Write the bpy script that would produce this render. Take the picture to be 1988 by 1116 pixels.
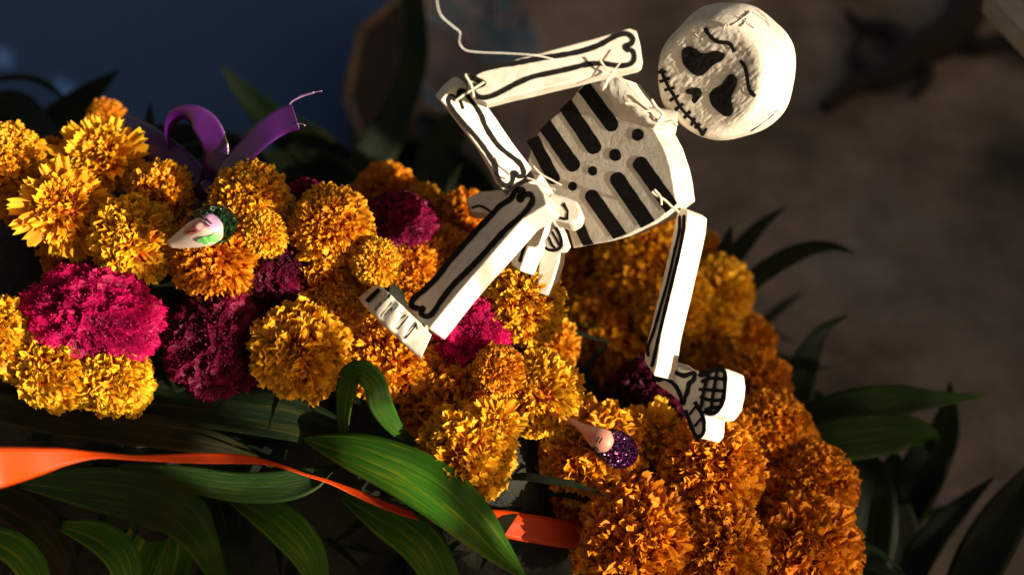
import bpy, bmesh, math, random
import numpy as np
from mathutils import Vector, Matrix, Quaternion, noise
from mathutils.bvhtree import BVHTree
R = random.Random(7)
scene = bpy.context.scene
for o in list(bpy.data.objects): bpy.data.objects.remove(o)
C = scene.collection

# ---------------------------------------------------------------- camera, sky, sun, exposure
PITCH = math.radians(50); H = 1.15; FPX = 2761.0
RT = Vector((1, 0, 0)); UP = Vector((0, math.sin(PITCH), math.cos(PITCH))); FW = Vector((0, math.cos(PITCH), -math.sin(PITCH)))
CAM = Vector((0, 0, H))
cam = bpy.data.cameras.new('camera'); co = bpy.data.objects.new('camera', cam); C.objects.link(co)
co.location = CAM; co.rotation_euler = (math.radians(90) - PITCH, 0, 0)
cam.lens = 50; cam.sensor_width = 36; cam.clip_start = 0.02; cam.clip_end = 200
cam.dof.use_dof = True; cam.dof.focus_distance = 0.985; cam.dof.aperture_fstop = 2.4; cam.dof.aperture_blades = 9
scene.camera = co
def cdir(x, y, z):            # camera-frame direction (right, up, towards the viewer) as a world direction
    return (RT * x + UP * y - FW * z)
SUN = cdir(.79, -.21, .56).normalized()
elev = math.asin(SUN.z); az = math.atan2(SUN.x, SUN.y)
w = bpy.data.worlds.new('World'); scene.world = w; w.use_nodes = True
nt = w.node_tree; nt.nodes.clear()
sky = nt.nodes.new('ShaderNodeTexSky'); sky.sky_type = 'NISHITA'; sky.sun_disc = False
sky.sun_elevation = elev; sky.sun_rotation = az; sky.dust_density = 4.0; sky.ozone_density = 0.6; sky.air_density = .8
bg = nt.nodes.new('ShaderNodeBackground'); bg.inputs[1].default_value = 0.058
tint = nt.nodes.new('ShaderNodeMix'); tint.data_type = 'RGBA'; tint.blend_type = 'MULTIPLY'; tint.inputs[0].default_value = 1
tint.inputs[7].default_value = (1.0, .73, .48, 1); nt.links.new(sky.outputs[0], tint.inputs[6])   # white balance set for the shade
wo = nt.nodes.new('ShaderNodeOutputWorld'); nt.links.new(tint.outputs[2], bg.inputs[0]); nt.links.new(bg.outputs[0], wo.inputs[0])
sl = bpy.data.lights.new('sun', 'SUN'); sl.energy = 5.0; sl.angle = math.radians(.55); sl.color = (1, .88, .70)
so = bpy.data.objects.new('sun', sl); C.objects.link(so); so.rotation_euler = (-SUN).to_track_quat('-Z', 'Y').to_euler()
so.location = (3, -3, 3)
scene.view_settings.view_transform = 'Standard'; scene.view_settings.look = 'None'
scene.view_settings.exposure = 1.02; scene.view_settings.gamma = 1
scene.cycles.max_bounces = 6; scene.cycles.transmission_bounces = 4

# ---------------------------------------------------------------- helpers
def P(px, py, d):
    return CAM + RT * ((px - 994) / FPX * d) + UP * ((558 - py) / FPX * d) + FW * d
def ray(px, py):
    return (RT * ((px - 994) / FPX) + UP * ((558 - py) / FPX) + FW)
def ground_d(px, py, z=0.0):
    r = ray(px, py); return (z - H) / r.z
def tag(o, label=None, cat=None, group=None, kind=None):
    if label: o['label'] = label
    if cat: o['category'] = cat
    if group: o['group'] = group
    if kind: o['kind'] = kind
    return o
def empty(name, loc, label, cat, group=None, rot=None):
    o = bpy.data.objects.new(name, None); C.objects.link(o); o.location = loc; o.empty_display_size = .01
    if rot is not None: o.rotation_mode = 'QUATERNION'; o.rotation_quaternion = rot
    return tag(o, label, cat, group)
def link(name, me, parent=None, keep=True):
    o = bpy.data.objects.new(name, me); C.objects.link(o)
    if parent is not None:
        o.parent = parent
        if keep:
            bpy.context.view_layer.update()
            o.matrix_parent_inverse = parent.matrix_world.inverted()
    return o
def mesh(name, verts, faces, mat=None, smooth=False, uvs=None, attr=None):
    me = bpy.data.meshes.new(name); me.from_pydata([tuple(v) for v in verts], [], faces)
    if mat: me.materials.append(mat)
    if smooth: me.polygons.foreach_set('use_smooth', [True] * len(me.polygons))
    if uvs is not None:
        l = me.uv_layers.new(name='UVMap')
        idx = np.empty(len(me.loops), dtype=np.int32); me.loops.foreach_get('vertex_index', idx)
        l.data.foreach_set('uv', np.asarray(uvs, dtype=np.float32)[idx].ravel())
    if attr is not None:
        for k, vals in attr.items():
            a = me.attributes.new(k, 'FLOAT', 'POINT'); a.data.foreach_set('value', np.asarray(vals, dtype=np.float32))
    me.update(); return me
def catmull(pts, n):
    pts = [tuple(p) for p in pts]; P_ = [pts[0]] + pts + [pts[-1]]; out = []
    for i in range(1, len(P_) - 2):
        a, b, c, d = [np.array(P_[i + k], float) for k in (-1, 0, 1, 2)]
        for k in range(n):
            t = k / n
            out.append(.5 * ((2 * b) + (c - a) * t + (2 * a - 5 * b + 4 * c - d) * t * t + (3 * b - a - 3 * c + d) * t ** 3))
    out.append(np.array(P_[-2], float)); return out
def catmull_closed(pts, n):
    m = len(pts); out = []
    for i in range(m):
        a, b, c, d = [np.array(pts[(i + k) % m], float) for k in (-1, 0, 1, 2)]
        for k in range(n):
            t = k / n
            out.append(.5 * ((2 * b) + (c - a) * t + (2 * a - 5 * b + 4 * c - d) * t * t + (3 * b - a - 3 * c + d) * t ** 3))
    return out

def tube_mesh(name, p3, rad, mat, n=8):
    V = []; F = []
    m = len(p3); prev = None
    for i, p in enumerate(p3):
        t = (p3[min(i + 1, m - 1)] - p3[max(i - 1, 0)]).normalized()
        a = t.cross(Vector((0, .3, 1)) if prev is None else prev.cross(t).cross(t) * -1 if False else Vector((.12, .3, 1))).normalized(); b = t.cross(a)
        r = rad[i] if hasattr(rad, '__len__') else rad
        for k in range(n):
            q = k / n * 2 * math.pi; V.append(p + (a * math.cos(q) + b * math.sin(q)) * r)
    for i in range(m - 1):
        for k in range(n): F.append((i * n + k, i * n + (k + 1) % n, (i + 1) * n + (k + 1) % n, (i + 1) * n + k))
    F.append(tuple(range(n))[::-1]); F.append(tuple((m - 1) * n + k for k in range(n)))
    return mesh(name, V, F, mat, True)

# ---------------------------------------------------------------- materials
class M_:
    def __init__(s, name):
        s.m = bpy.data.materials.new(name); s.m.use_nodes = True; s.t = s.m.node_tree
        s.b = s.t.nodes['Principled BSDF']; s.out = s.t.nodes['Material Output']
    def n(s, typ, **k):
        x = s.t.nodes.new(typ)
        for a, v in k.items():
            if a.startswith('i_'): x.inputs[a[2:].replace('_', ' ')].default_value = v
            else: setattr(x, a, v)
        return x
    def l(s, a, b): s.t.links.new(a, b)
    def set(s, **k):
        for a, v in k.items(): s.b.inputs[a.replace('_', ' ')].default_value = v
        return s
    def coords(s, kind='Object'):
        return s.n('ShaderNodeTexCoord').outputs[kind]
    def noise(s, scale, detail=4, rough=.55, vec=None, dist=0.0):
        x = s.n('ShaderNodeTexNoise'); x.inputs['Scale'].default_value = scale; x.inputs['Detail'].default_value = detail
        x.inputs['Roughness'].default_value = rough; x.inputs['Distortion'].default_value = dist
        s.l(vec if vec is not None else s.coords(), x.inputs['Vector']); return x.outputs['Fac']
    def ramp(s, fac, stops):
        x = s.n('ShaderNodeValToRGB'); e = x.color_ramp.elements
        while len(e) < len(stops): e.new(.5)
        for el, (p, c) in zip(e, stops): el.position = p; el.color = (*c, 1)
        s.l(fac, x.inputs[0]); return x.outputs[0]
    def bump(s, h, strength, dist):
        x = s.n('ShaderNodeBump'); x.inputs['Strength'].default_value = strength; x.inputs['Distance'].default_value = dist
        s.l(h, x.inputs['Height']); s.l(x.outputs[0], s.b.inputs['Normal']); return x
    def mix(s, fac, a, b, typ='MIX'):
        x = s.n('ShaderNodeMix', data_type='RGBA', blend_type=typ)
        for v, i in ((fac, 0), (a, 6), (b, 7)):
            if hasattr(v, 'links') or hasattr(v, 'is_linked'): s.l(v, x.inputs[i])
            elif i == 0: x.inputs[0].default_value = v
            else: x.inputs[i].default_value = (*v, 1)
        return x.outputs[2]

def mat_ground():
    m = M_('trodden_concrete'); c = m.coords()
    big = m.noise(3.2, 5, .6, c, .8); mid = m.noise(16, 5, .6, c); fine = m.noise(160, 4, .6, c)
    col = m.ramp(big, [(.30, (.13, .10, .075)), (.42, (.36, .28, .21)), (.55, (.56, .44, .34)), (.70, (.52, .46, .41))])
    col = m.mix(.55, col, m.ramp(mid, [(.32, (.30, .28, .26)), (.62, (1, 1, 1))]), 'MULTIPLY')
    vb = m.noise(1.6, 3, .5, c, .5); col = m.mix(.8, col, m.ramp(vb, [(.36, (.35, .33, .32)), (.6, (1, 1, 1))]), 'MULTIPLY')
    col = m.mix(.5, col, m.ramp(fine, [(.35, (.5, .5, .5)), (.65, (1, 1, 1))]), 'MULTIPLY')
    m.l(col, m.b.inputs['Base Color']); m.set(Roughness=.9)
    m.bump(mid, .4, .01); return m.m
def mat_simple(name, col, rough=.6, bump=None, var=None, metal=0.0):
    m = M_(name); m.set(Roughness=rough, Metallic=metal)
    if var:
        m.l(m.ramp(m.noise(var[0], 4), [(.3, col), (.7, var[1])]), m.b.inputs['Base Color'])
    else: m.b.inputs['Base Color'].default_value = (*col, 1)
    if bump: m.bump(m.noise(bump[0], 5, .6), bump[1], bump[2])
    return m.m
def mat_paper():
    m = M_('painted_papier_mache'); c = m.coords()
    n1 = m.noise(90, 6, .65, c, .6); n2 = m.noise(420, 3, .6, c)
    col = m.ramp(n1, [(.25, (.50, .43, .32)), (.5, (.64, .585, .48)), (.8, (.70, .655, .565))])
    m.l(col, m.b.inputs['Base Color']); m.set(Roughness=.55)
    x = m.n('ShaderNodeMath', operation='MULTIPLY_ADD'); m.l(n1, x.inputs[0]); x.inputs[1].default_value = 1.0
    y = m.n('ShaderNodeMath', operation='MULTIPLY'); m.l(n2, y.inputs[0]); y.inputs[1].default_value = .25
    m.l(y.outputs[0], x.inputs[2]); m.bump(x.outputs[0], .4, .0014); return m.m
def mat_ink():
    m = M_('black_paint'); n = m.noise(500, 3, .6)
    m.l(m.ramp(n, [(.35, (.004, .003, .003)), (.75, (.012, .009, .008))]), m.b.inputs['Base Color'])
    m.set(Roughness=.8); m.b.inputs['Specular IOR Level'].default_value = .15; m.bump(n, .3, .0006); return m.m
def mat_worn_ink():
    m = M_('worn_grey_paint'); n = m.noise(300, 4, .7)
    m.l(m.ramp(n, [(.44, (.03, .03, .03)), (.56, (.5, .47, .42))]), m.b.inputs['Base Color'])
    m.set(Roughness=.5); return m.m
def mat_petal():
    m = M_('marigold_petal')
    a = m.n('ShaderNodeAttribute', attribute_name='along').outputs['Fac']
    pr = m.n('ShaderNodeAttribute', attribute_name='vary').outputs['Fac']
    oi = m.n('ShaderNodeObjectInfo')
    deep = m.mix(oi.outputs['Color'], (.52, .065, .002), (.74, .16, .004))  # petal base: its own orange, deepened for shade between petals
    tip = m.mix(oi.outputs['Color'], (.93, .29, .006), (.97, .62, .022))  # sunlit heads get the yellower tip: light put into the colour
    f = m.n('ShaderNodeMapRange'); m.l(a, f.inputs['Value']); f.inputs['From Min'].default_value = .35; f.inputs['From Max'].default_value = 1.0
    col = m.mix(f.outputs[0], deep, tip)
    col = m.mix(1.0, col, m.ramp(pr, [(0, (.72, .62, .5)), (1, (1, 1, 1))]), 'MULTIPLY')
    d = m.b; m.l(col, d.inputs['Base Color']); m.set(Roughness=.5); d.inputs['Specular IOR Level'].default_value = .25
    tr = m.n('ShaderNodeBsdfTranslucent'); m.l(col, tr.inputs['Color'])
    mx = m.n('ShaderNodeMixShader'); mx.inputs[0].default_value = .24
    m.l(d.outputs[0], mx.inputs[1]); m.l(tr.outputs[0], mx.inputs[2]); m.l(mx.outputs[0], m.out.inputs['Surface'])
    m.bump(m.noise(60, 3, .5), .25, .01); return m.m
def mat_celosia():
    m = M_('cockscomb_velvet')
    a = m.n('ShaderNodeAttribute', attribute_name='along').outputs['Fac']
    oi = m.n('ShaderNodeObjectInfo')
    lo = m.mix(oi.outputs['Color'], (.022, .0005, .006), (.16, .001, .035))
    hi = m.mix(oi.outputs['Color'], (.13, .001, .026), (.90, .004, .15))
    col = m.mix(a, lo, hi); m.l(col, m.b.inputs['Base Color']); m.set(Roughness=.55)  # lo in clefts, hi on ridges: shade and light put into the colour
    m.b.inputs['Specular IOR Level'].default_value = .2
    tr = m.n('ShaderNodeBsdfTranslucent'); m.l(col, tr.inputs['Color'])
    mx = m.n('ShaderNodeMixShader'); mx.inputs[0].default_value = .2
    m.l(m.b.outputs[0], mx.inputs[1]); m.l(tr.outputs[0], mx.inputs[2]); m.l(mx.outputs[0], m.out.inputs['Surface']); return m.m
def mat_leaf(name, dark, light, rough=.38, yellow=(.16, .15, .012)):
    m = M_(name); uv = m.n('ShaderNodeUVMap').outputs[0]
    mp = m.n('ShaderNodeMapping'); m.l(uv, mp.inputs[0]); mp.inputs['Scale'].default_value = (70, .8, 1)
    st = m.noise(1.0, 4, .6, mp.outputs[0])
    mp2 = m.n('ShaderNodeMapping'); m.l(uv, mp2.inputs[0]); mp2.inputs['Scale'].default_value = (7, .9, 1)
    bl = m.noise(1.3, 4, .6, mp2.outputs[0], .5)
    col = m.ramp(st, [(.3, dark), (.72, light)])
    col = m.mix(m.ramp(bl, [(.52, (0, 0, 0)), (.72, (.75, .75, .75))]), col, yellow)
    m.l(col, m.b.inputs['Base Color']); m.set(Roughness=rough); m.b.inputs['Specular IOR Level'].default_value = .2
    m.bump(st, .8, .0016)
    tr = m.n('ShaderNodeBsdfTranslucent'); m.l(m.mix(.6, col, (.10, .22, .01)), tr.inputs['Color'])
    mx = m.n('ShaderNodeMixShader'); mx.inputs[0].default_value = .14
    m.l(m.b.outputs[0], mx.inputs[1]); m.l(tr.outputs[0], mx.inputs[2]); m.l(mx.outputs[0], m.out.inputs['Surface']); return m.m
def mat_ribbon(name, col, rough=.3, col2=None):
    m = M_(name); uv = m.n('ShaderNodeUVMap').outputs[0]
    mp = m.n('ShaderNodeMapping'); m.l(uv, mp.inputs[0]); mp.inputs['Scale'].default_value = (150, 2, 1)
    st = m.noise(1.0, 2, .5, mp.outputs[0])
    m.l(m.ramp(st, [(.35, tuple(.8 * x for x in col)), (.65, col2 or col)]), m.b.inputs['Base Color'])
    m.set(Roughness=rough, Anisotropic=.6); m.b.inputs['Specular IOR Level'].default_value = .35 if col[0] > .3 else 1.0
    m.bump(m.noise(900, 2, .5), .35, .0004)
    tr = m.n('ShaderNodeBsdfTranslucent'); tr.inputs['Color'].default_value = (*col, 1)
    mx = m.n('ShaderNodeMixShader'); mx.inputs[0].default_value = .2
    m.l(m.b.outputs[0], mx.inputs[1]); m.l(tr.outputs[0], mx.inputs[2]); m.l(mx.outputs[0], m.out.inputs['Surface']); return m.m
def mat_glitter(name, base, spark):
    m = M_(name); v = m.n('ShaderNodeTexVoronoi'); v.inputs['Scale'].default_value = 1100; m.l(m.coords(), v.inputs['Vector'])
    m.l(m.mix(m.ramp(v.outputs['Distance'], [(0.2, (1, 1, 1)), (.5, (0, 0, 0))]), base, spark), m.b.inputs['Base Color'])
    m.set(Roughness=.3, Metallic=.3)
    nm = m.n('ShaderNodeNormalMap'); m.l(v.outputs['Color'], nm.inputs['Color']); nm.inputs['Strength'].default_value = .9
    m.l(nm.outputs[0], m.b.inputs['Normal']); nm.space = 'OBJECT'
    return m.m
PAPER = mat_paper(); INK = mat_ink(); WORN = mat_worn_ink(); PETAL = mat_petal(); CELO = mat_celosia()
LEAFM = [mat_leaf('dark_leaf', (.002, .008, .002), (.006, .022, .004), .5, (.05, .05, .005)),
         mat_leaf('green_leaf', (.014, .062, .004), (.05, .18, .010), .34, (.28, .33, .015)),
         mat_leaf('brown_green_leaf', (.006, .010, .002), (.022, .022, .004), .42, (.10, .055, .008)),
         mat_leaf('mid_leaf', (.006, .026, .002), (.022, .080, .006), .36, (.10, .13, .008))]  # mid_leaf: darker copy of green_leaf, shade put into the leaf colour
GREEN = mat_simple('calyx_green', (.05, .12, .025), .5)
WIRE = mat_simple('pale_wire', (.75, .72, .66), .3, metal=.0)
THREAD = mat_simple('cream_thread', (.72, .66, .48), .6)

# ---------------------------------------------------------------- ground and what stands behind
gv = [(-14, -10, 0), (14, -10, 0), (14, 18, 0), (-14, 18, 0)]
g = link('ground', mesh('ground', gv, [(0, 1, 2, 3)], mat_ground())); tag(g, kind='structure')

def box_mesh(name, cx, cy, cz, sx, sy, sz, mat, rz=0, bev=.004):
    bm = bmesh.new(); bmesh.ops.create_cube(bm, size=1)
    bmesh.ops.scale(bm, verts=bm.verts, vec=(sx, sy, sz))
    if bev: bmesh.ops.bevel(bm, geom=bm.edges[:], offset=bev, segments=2, affect='EDGES')
    bmesh.ops.rotate(bm, verts=bm.verts, matrix=Matrix.Rotation(rz, 3, 'Z')); bmesh.ops.translate(bm, verts=bm.verts, vec=(cx, cy, cz))
    me = bpy.data.meshes.new(name); bm.to_mesh(me); bm.free(); me.materials.append(mat); return me
# low unseen wall added at right to shade the ground and the garland's end
WX = 1.36
def top_for(px, py, d):      # wall height whose shadow edge passes through a point of the scene
    p = P(px, py, d); return p.z + (WX - p.x) / SUN.x * SUN.z
def y_for(px, py, d):
    p = P(px, py, d); return p.y + (WX - p.x) / SUN.x * SUN.y
WALLTOP = .34
plaster = mat_simple('rough_plaster', (.30, .22, .15), .9, (20, .5, .02), (5, (.38, .29, .20)))
wl = link('shade_wall', box_mesh('shade_wall', 1.28, .4, WALLTOP / 2, .16, 5.4, WALLTOP, plaster, 0, .012))
pier = link('shade_pier', box_mesh('shade_pier', 1.28, y_for(330, 900, 1.0) - .62, .5, .18, 1.24, 1.0, plaster, 0, .012))  # unseen pier added to keep sun off the lower left leaves
pier.scale.z = top_for(160, 790, .985); tag(pier, 'taller ochre plastered pier added out of view to shade the lower left leaves', 'pier')
ym = y_for(960, 1040, .98)
mid = link('shade_step', box_mesh('shade_step', 1.28, (y_for(330, 900, 1.0) + ym) / 2, .5, .17, ym - y_for(330, 900, 1.0), 1.0, plaster, 0, .012))  # unseen step added to shade the ground at bottom centre
mid.scale.z = top_for(905, 1000, .962); tag(mid, 'raised ochre plastered step added out of view to shade the bottom centre', 'wall')
yf = y_for(1600, 60, 1.06) + .04
far = link('shade_pillar', box_mesh('shade_pillar', 1.28, yf + .31, .8, .18, .62, 1.6, plaster, 0, .012)); tag(far, 'tall ochre plastered pillar added out of view to shade the blue board', 'pillar')  # unseen pillar added to keep sun off the blue board
tag(wl, 'low ochre plastered wall added out of view to shade the ground', 'wall')

# ---------------------------------------------------------------- leaves
def frame_strip(pts3, widths, roll, fold=.18, cross=6, wav=0.0, seed=0):
    """strip through 3-D points; width direction is across the path, turned by roll (radians, scalar or list)"""
    n = len(pts3); V = []; UV = []; F = []
    L = 0; rr = random.Random(seed); ph = rr.uniform(0, 6)
    for i in range(n):
        p = pts3[i]; t = (pts3[min(i + 1, n - 1)] - pts3[max(i - 1, 0)]).normalized()
        view = (CAM - p).normalized(); side = t.cross(view).normalized(); nor = side.cross(t).normalized()
        r = roll[i] if hasattr(roll, '__len__') else roll
        s = side * math.cos(r) + nor * math.sin(r); nn = nor * math.cos(r) - side * math.sin(r)
        if i: L += (pts3[i] - pts3[i - 1]).length
        for k in range(cross + 1):
            c = -1 + 2 * k / cross; wv = wav * math.sin(L * 55 + ph + (2.2 if c < 0 else 0)) * abs(c)
            V.append(p + s * c * widths[i] + nn * (abs(c) * fold * widths[i] + wv * widths[i])); UV.append((.5 + c * .5 * .9, L * 8))
    for i in range(n - 1):
        for k in range(cross):
            a = i * (cross + 1) + k; F.append((a, a + 1, a + cross + 2, a + cross + 1))
    return V, F, UV
def interp(vals, n):
    out = catmull([(v,) for v in vals], n); return [float(v[0]) for v in out]
def leaf(pts, wpx, label, mat=0, roll=0.0, fold=.22, wav=.05, group=None, name='palm_leaf', sub=6, thick=.0004, cat='leaf'):
    c = catmull(pts, sub); p3 = [P(*v) for v in c]
    ww = interp(wpx, sub); d = [v[2] for v in c]
    widths = [max(a, .4) * .5 / FPX * dd for a, dd in zip(ww, d)]
    rl = interp(roll, sub) if hasattr(roll, '__len__') else roll
    V, F, UV = frame_strip(p3, widths, rl, fold, 8, wav, seed=len(bpy.data.objects))
    o = V[0].copy(); base = p3[0]
    me = mesh('leaf_blade', [v - base for v in V], F, LEAFM[mat] if isinstance(mat, int) else mat, True, UV)
    ob = link(name, me); ob.location = base
    s = ob.modifiers.new('thickness', 'SOLIDIFY'); s.thickness = thick; s.offset = 0
    tag(ob, label, cat, group); return ob

# ---------------------------------------------------------------- flowers
def petal_arrays(rng, seg=4, cols=5, length=.6, base=.35, w0=.05, w1=.17, ruffle=.05, notch=.08, curl=.25):
    """one petal pointing along +X in its own frame (x out, y across, z up)"""
    V = []; A = []
    ph = rng.uniform(0, 6); fr = rng.uniform(2.5, 5.5)
    for i in range(seg + 1):
        s = i / seg; wd = w0 + (w1 - w0) * math.sin(min(s * 1.25, 1) * math.pi / 2)
        if i == seg: wd *= .95
        for k in range(cols + 1):
            c = -1 + 2 * k / cols
            x = base + length * s + (notch * (math.sin(c * fr * 2 + ph) * .6 - abs(c) ** 3 * .25) if i == seg else 0)
            z = ruffle * s * s * math.sin(c * fr + ph) + .35 * wd * c * c * (1 - .7 * s) - curl * s * s * length
            V.append((x, c * wd, z)); A.append(s)
    F = []
    for i in range(seg):
        for k in range(cols):
            a = i * (cols + 1) + k; F.append((a, a + 1, a + cols + 2, a + cols + 1))
    return np.array(V), np.array(A), F
def head_mesh(name, seed, count=900, polar=125, rad=.70, length=.32, w=.075, crink=.05, lean=.55, rows=4, cols=4, squash=.9, centre=0.0, big=1.0):
    """a marigold head: an inner ball closely set with short crinkled petals that lean every way"""
    rng = random.Random(seed); VV = []; AA = []; FF = []; VA = []; off = 0
    for i in range(count):
        f = (i + .5) / count; cosm = math.cos(math.radians(polar)); ct = 1 - f * (1 - cosm)
        th = math.acos(max(-1, min(1, ct))) + rng.gauss(0, .05); ph = i * 2.399963 + rng.gauss(0, .2)
        d = Vector((math.sin(th) * math.cos(ph), math.sin(th) * math.sin(ph), math.cos(th)))
        lump = 1 + .20 * noise.noise(d * 1.8 + Vector((seed * 3.1, 0, 0))) + .07 * noise.noise(d * 5 + Vector((0, seed, 0)))
        rim = max(0, (th - 1.15)) * .35
        ax = (d + Vector([rng.gauss(0, lean) for _ in range(3)]) * (.8 if th < 1.2 else .5)).normalized()
        if ax.dot(d) < .25: ax = (ax + d * .6).normalized()
        sd = ax.cross(Vector([rng.gauss(0, 1) for _ in range(3)])).normalized(); nn = ax.cross(sd)
        if nn.dot(d) < 0: nn = -nn
        L = length * rng.uniform(.75, 1.2) * (1 + rim); W = w * rng.uniform(.7, 1.25) * big * (1 + rim * .8); ph1 = rng.uniform(0, 6.28); fr = rng.uniform(3, 6.5); cu = rng.uniform(-.1, .9)
        base = d * (rad * lump - .10); pts = []; al = []
        cm = .35 if th < centre else 1.0
        for r in range(rows + 1):
            s_ = r / rows; wd = W * (.35 + .65 * math.sin(min(1, s_ * 1.15) * math.pi / 2)) * cm
            for k in range(cols + 1):
                c = -1 + 2 * k / cols
                cr = crink * s_ * (math.sin(c * fr + ph1) + .5 * math.sin(c * fr * 2.1 + ph1 * 2 + s_ * 3))
                bend = s_ * s_ * cu * L * .55
                x = (L * cm ** .5 + .10) * s_ - ((.6 if r == rows else .25 if r == rows - 1 else 0) * W * c * c) + (crink * .5 * math.sin(c * 7 + ph1) if r == rows else 0)
                pts.append(base + ax * x + sd * (c * wd) + nn * (cr + .3 * wd * c * c * (1 - s_)) - (nn if cu > 0 else -nn) * bend); al.append(s_)
        q = np.array([tuple(p) for p in pts]); q[:, 2] *= squash
        VV.append(q); AA.append(np.array(al)); VA.append(np.full(len(al), rng.random()))
        for r in range(rows):
            for k in range(cols): a = off + r * (cols + 1) + k; FF.append((a, a + 1, a + cols + 2, a + cols + 1))
        off += len(al)
    # inner ball so that nothing shows through
    bm = bmesh.new(); bmesh.ops.create_icosphere(bm, subdivisions=3, radius=1)
    bv = []
    for v in bm.verts:
        d = v.co.normalized(); lump = 1 + .20 * noise.noise(d * 1.8 + Vector((seed * 3.1, 0, 0))); p = d * (rad * lump - .03); bv.append((p.x, p.y, p.z * squash))
    VV.append(np.array(bv)); AA.append(np.full(len(bv), .25)); VA.append(np.full(len(bv), .3))
    FF += [tuple(v.index + off for v in f.verts) for f in bm.faces]; bm.free()
    return mesh(name, np.concatenate(VV).tolist(), FF, PETAL, True, attr={'along': np.concatenate(AA), 'vary': np.concatenate(VA)})
MG = {
 'pom':   [head_mesh('pompom_petals', k, 900) for k in (1, 2, 3, 12)],
 'fine':  [head_mesh('fine_petals', k, 1300, w=.052, crink=.03, length=.30, rows=3, cols=3, lean=.45) for k in (4, 5)],
 'ruff':  [head_mesh('ruffled_petals', k, 520, w=.13, crink=.075, length=.38, cols=6, lean=.6, rad=.66) for k in (6, 7, 8)],
 'open':  [head_mesh('inner_petals', k, 420, 95, w=.085, crink=.05, length=.34, centre=.35, rad=.62) for k in (9, 10)],
}
def ray_petal(seed, wd=.2, ln=.85):
    rng = random.Random(seed); v, a, F = petal_arrays(rng, seg=6, cols=7, length=ln, base=.18, w0=.05, w1=wd, ruffle=.07, notch=.09, curl=-.10)
    return mesh('ray_petal', v.tolist(), F, PETAL, True, attr={'along': a, 'vary': np.full(len(a), rng.random())})
RAYS = [ray_petal(s, .13 + .03 * (s % 3), .80 + .04 * (s % 4)) for s in range(20, 26)]
def calyx_mesh():
    V = []; F = []; prof = [(.10, -.95), (.16, -.85), (.34, -.55), (.42, -.25), (.36, -.1)]; n = 10
    for r, z in prof:
        for k in range(n):
            a = k / n * 2 * math.pi; V.append((r * math.cos(a) * (1 + .08 * (k % 2)), r * math.sin(a) * (1 + .08 * (k % 2)), z))
    for i in range(len(prof) - 1):
        for k in range(n): F.append((i * n + k, i * n + (k + 1) % n, (i + 1) * n + (k + 1) % n, (i + 1) * n + k))
    m0 = len(V)
    for r, z in ((.06, -.93), (.05, -1.9)):
        for k in range(6): a = k / 6 * 2 * math.pi; V.append((r * math.cos(a), r * math.sin(a), z))
    for k in range(6): F.append((m0 + k, m0 + (k + 1) % 6, m0 + 6 + (k + 1) % 6, m0 + 6 + k))
    return mesh('calyx', V, F, GREEN, True)
CALYX = calyx_mesh()
def orient(ax, ay, az=1.0, spin=0.0):
    d = cdir(ax, ay, az).normalized(); return d.to_track_quat('Z', 'Y') @ Quaternion((0, 0, 1), spin)
FL = []
def marigold(px, py, r, d, typ, hue, label, ax=0.0, ay=0.0, grp=None):
    rr = r * 1.10 / FPX * d
    q = orient(ax + R.uniform(-.15, .15), ay + R.uniform(-.15, .15), 1, R.uniform(0, 6.28))
    e = empty('marigold', P(px, py, d), label, 'marigold', grp or 'marigold heads packed along the garland', q); e.scale = (rr * R.uniform(.94, 1.06), rr * R.uniform(.94, 1.06), rr * R.uniform(.85, 1.05))
    sc = 1.0
    hm = R.choice(MG[typ]); o = bpy.data.objects.new('petals', hm); C.objects.link(o); o.parent = e; o['kind'] = 'stuff'
    if typ == 'open': o.scale = (.78,) * 3
    elif typ == 'ruff': o.scale = (1.02,) * 3
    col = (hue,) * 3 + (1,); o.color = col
    if typ == 'open':
        for ring, (n, tilt, s) in enumerate(((13, 4, 1.0), (13, 24, .95), (11, 44, .82))):
            for k in range(n):
                a = (k + R.uniform(-.25, .25)) / n * 2 * math.pi + ring * .3
                p = bpy.data.objects.new('petal', R.choice(RAYS)); C.objects.link(p); p.parent = e
                p.rotation_euler = (R.uniform(-.55, .55), -math.radians(tilt + R.uniform(-14, 14)), a); p.scale = (s * R.uniform(.8, 1.12),) * 3
                p.color = col
    c = bpy.data.objects.new('calyx', CALYX); C.objects.link(c); c.parent = e
    FL.append((P(px, py, d), rr)); return e

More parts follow.
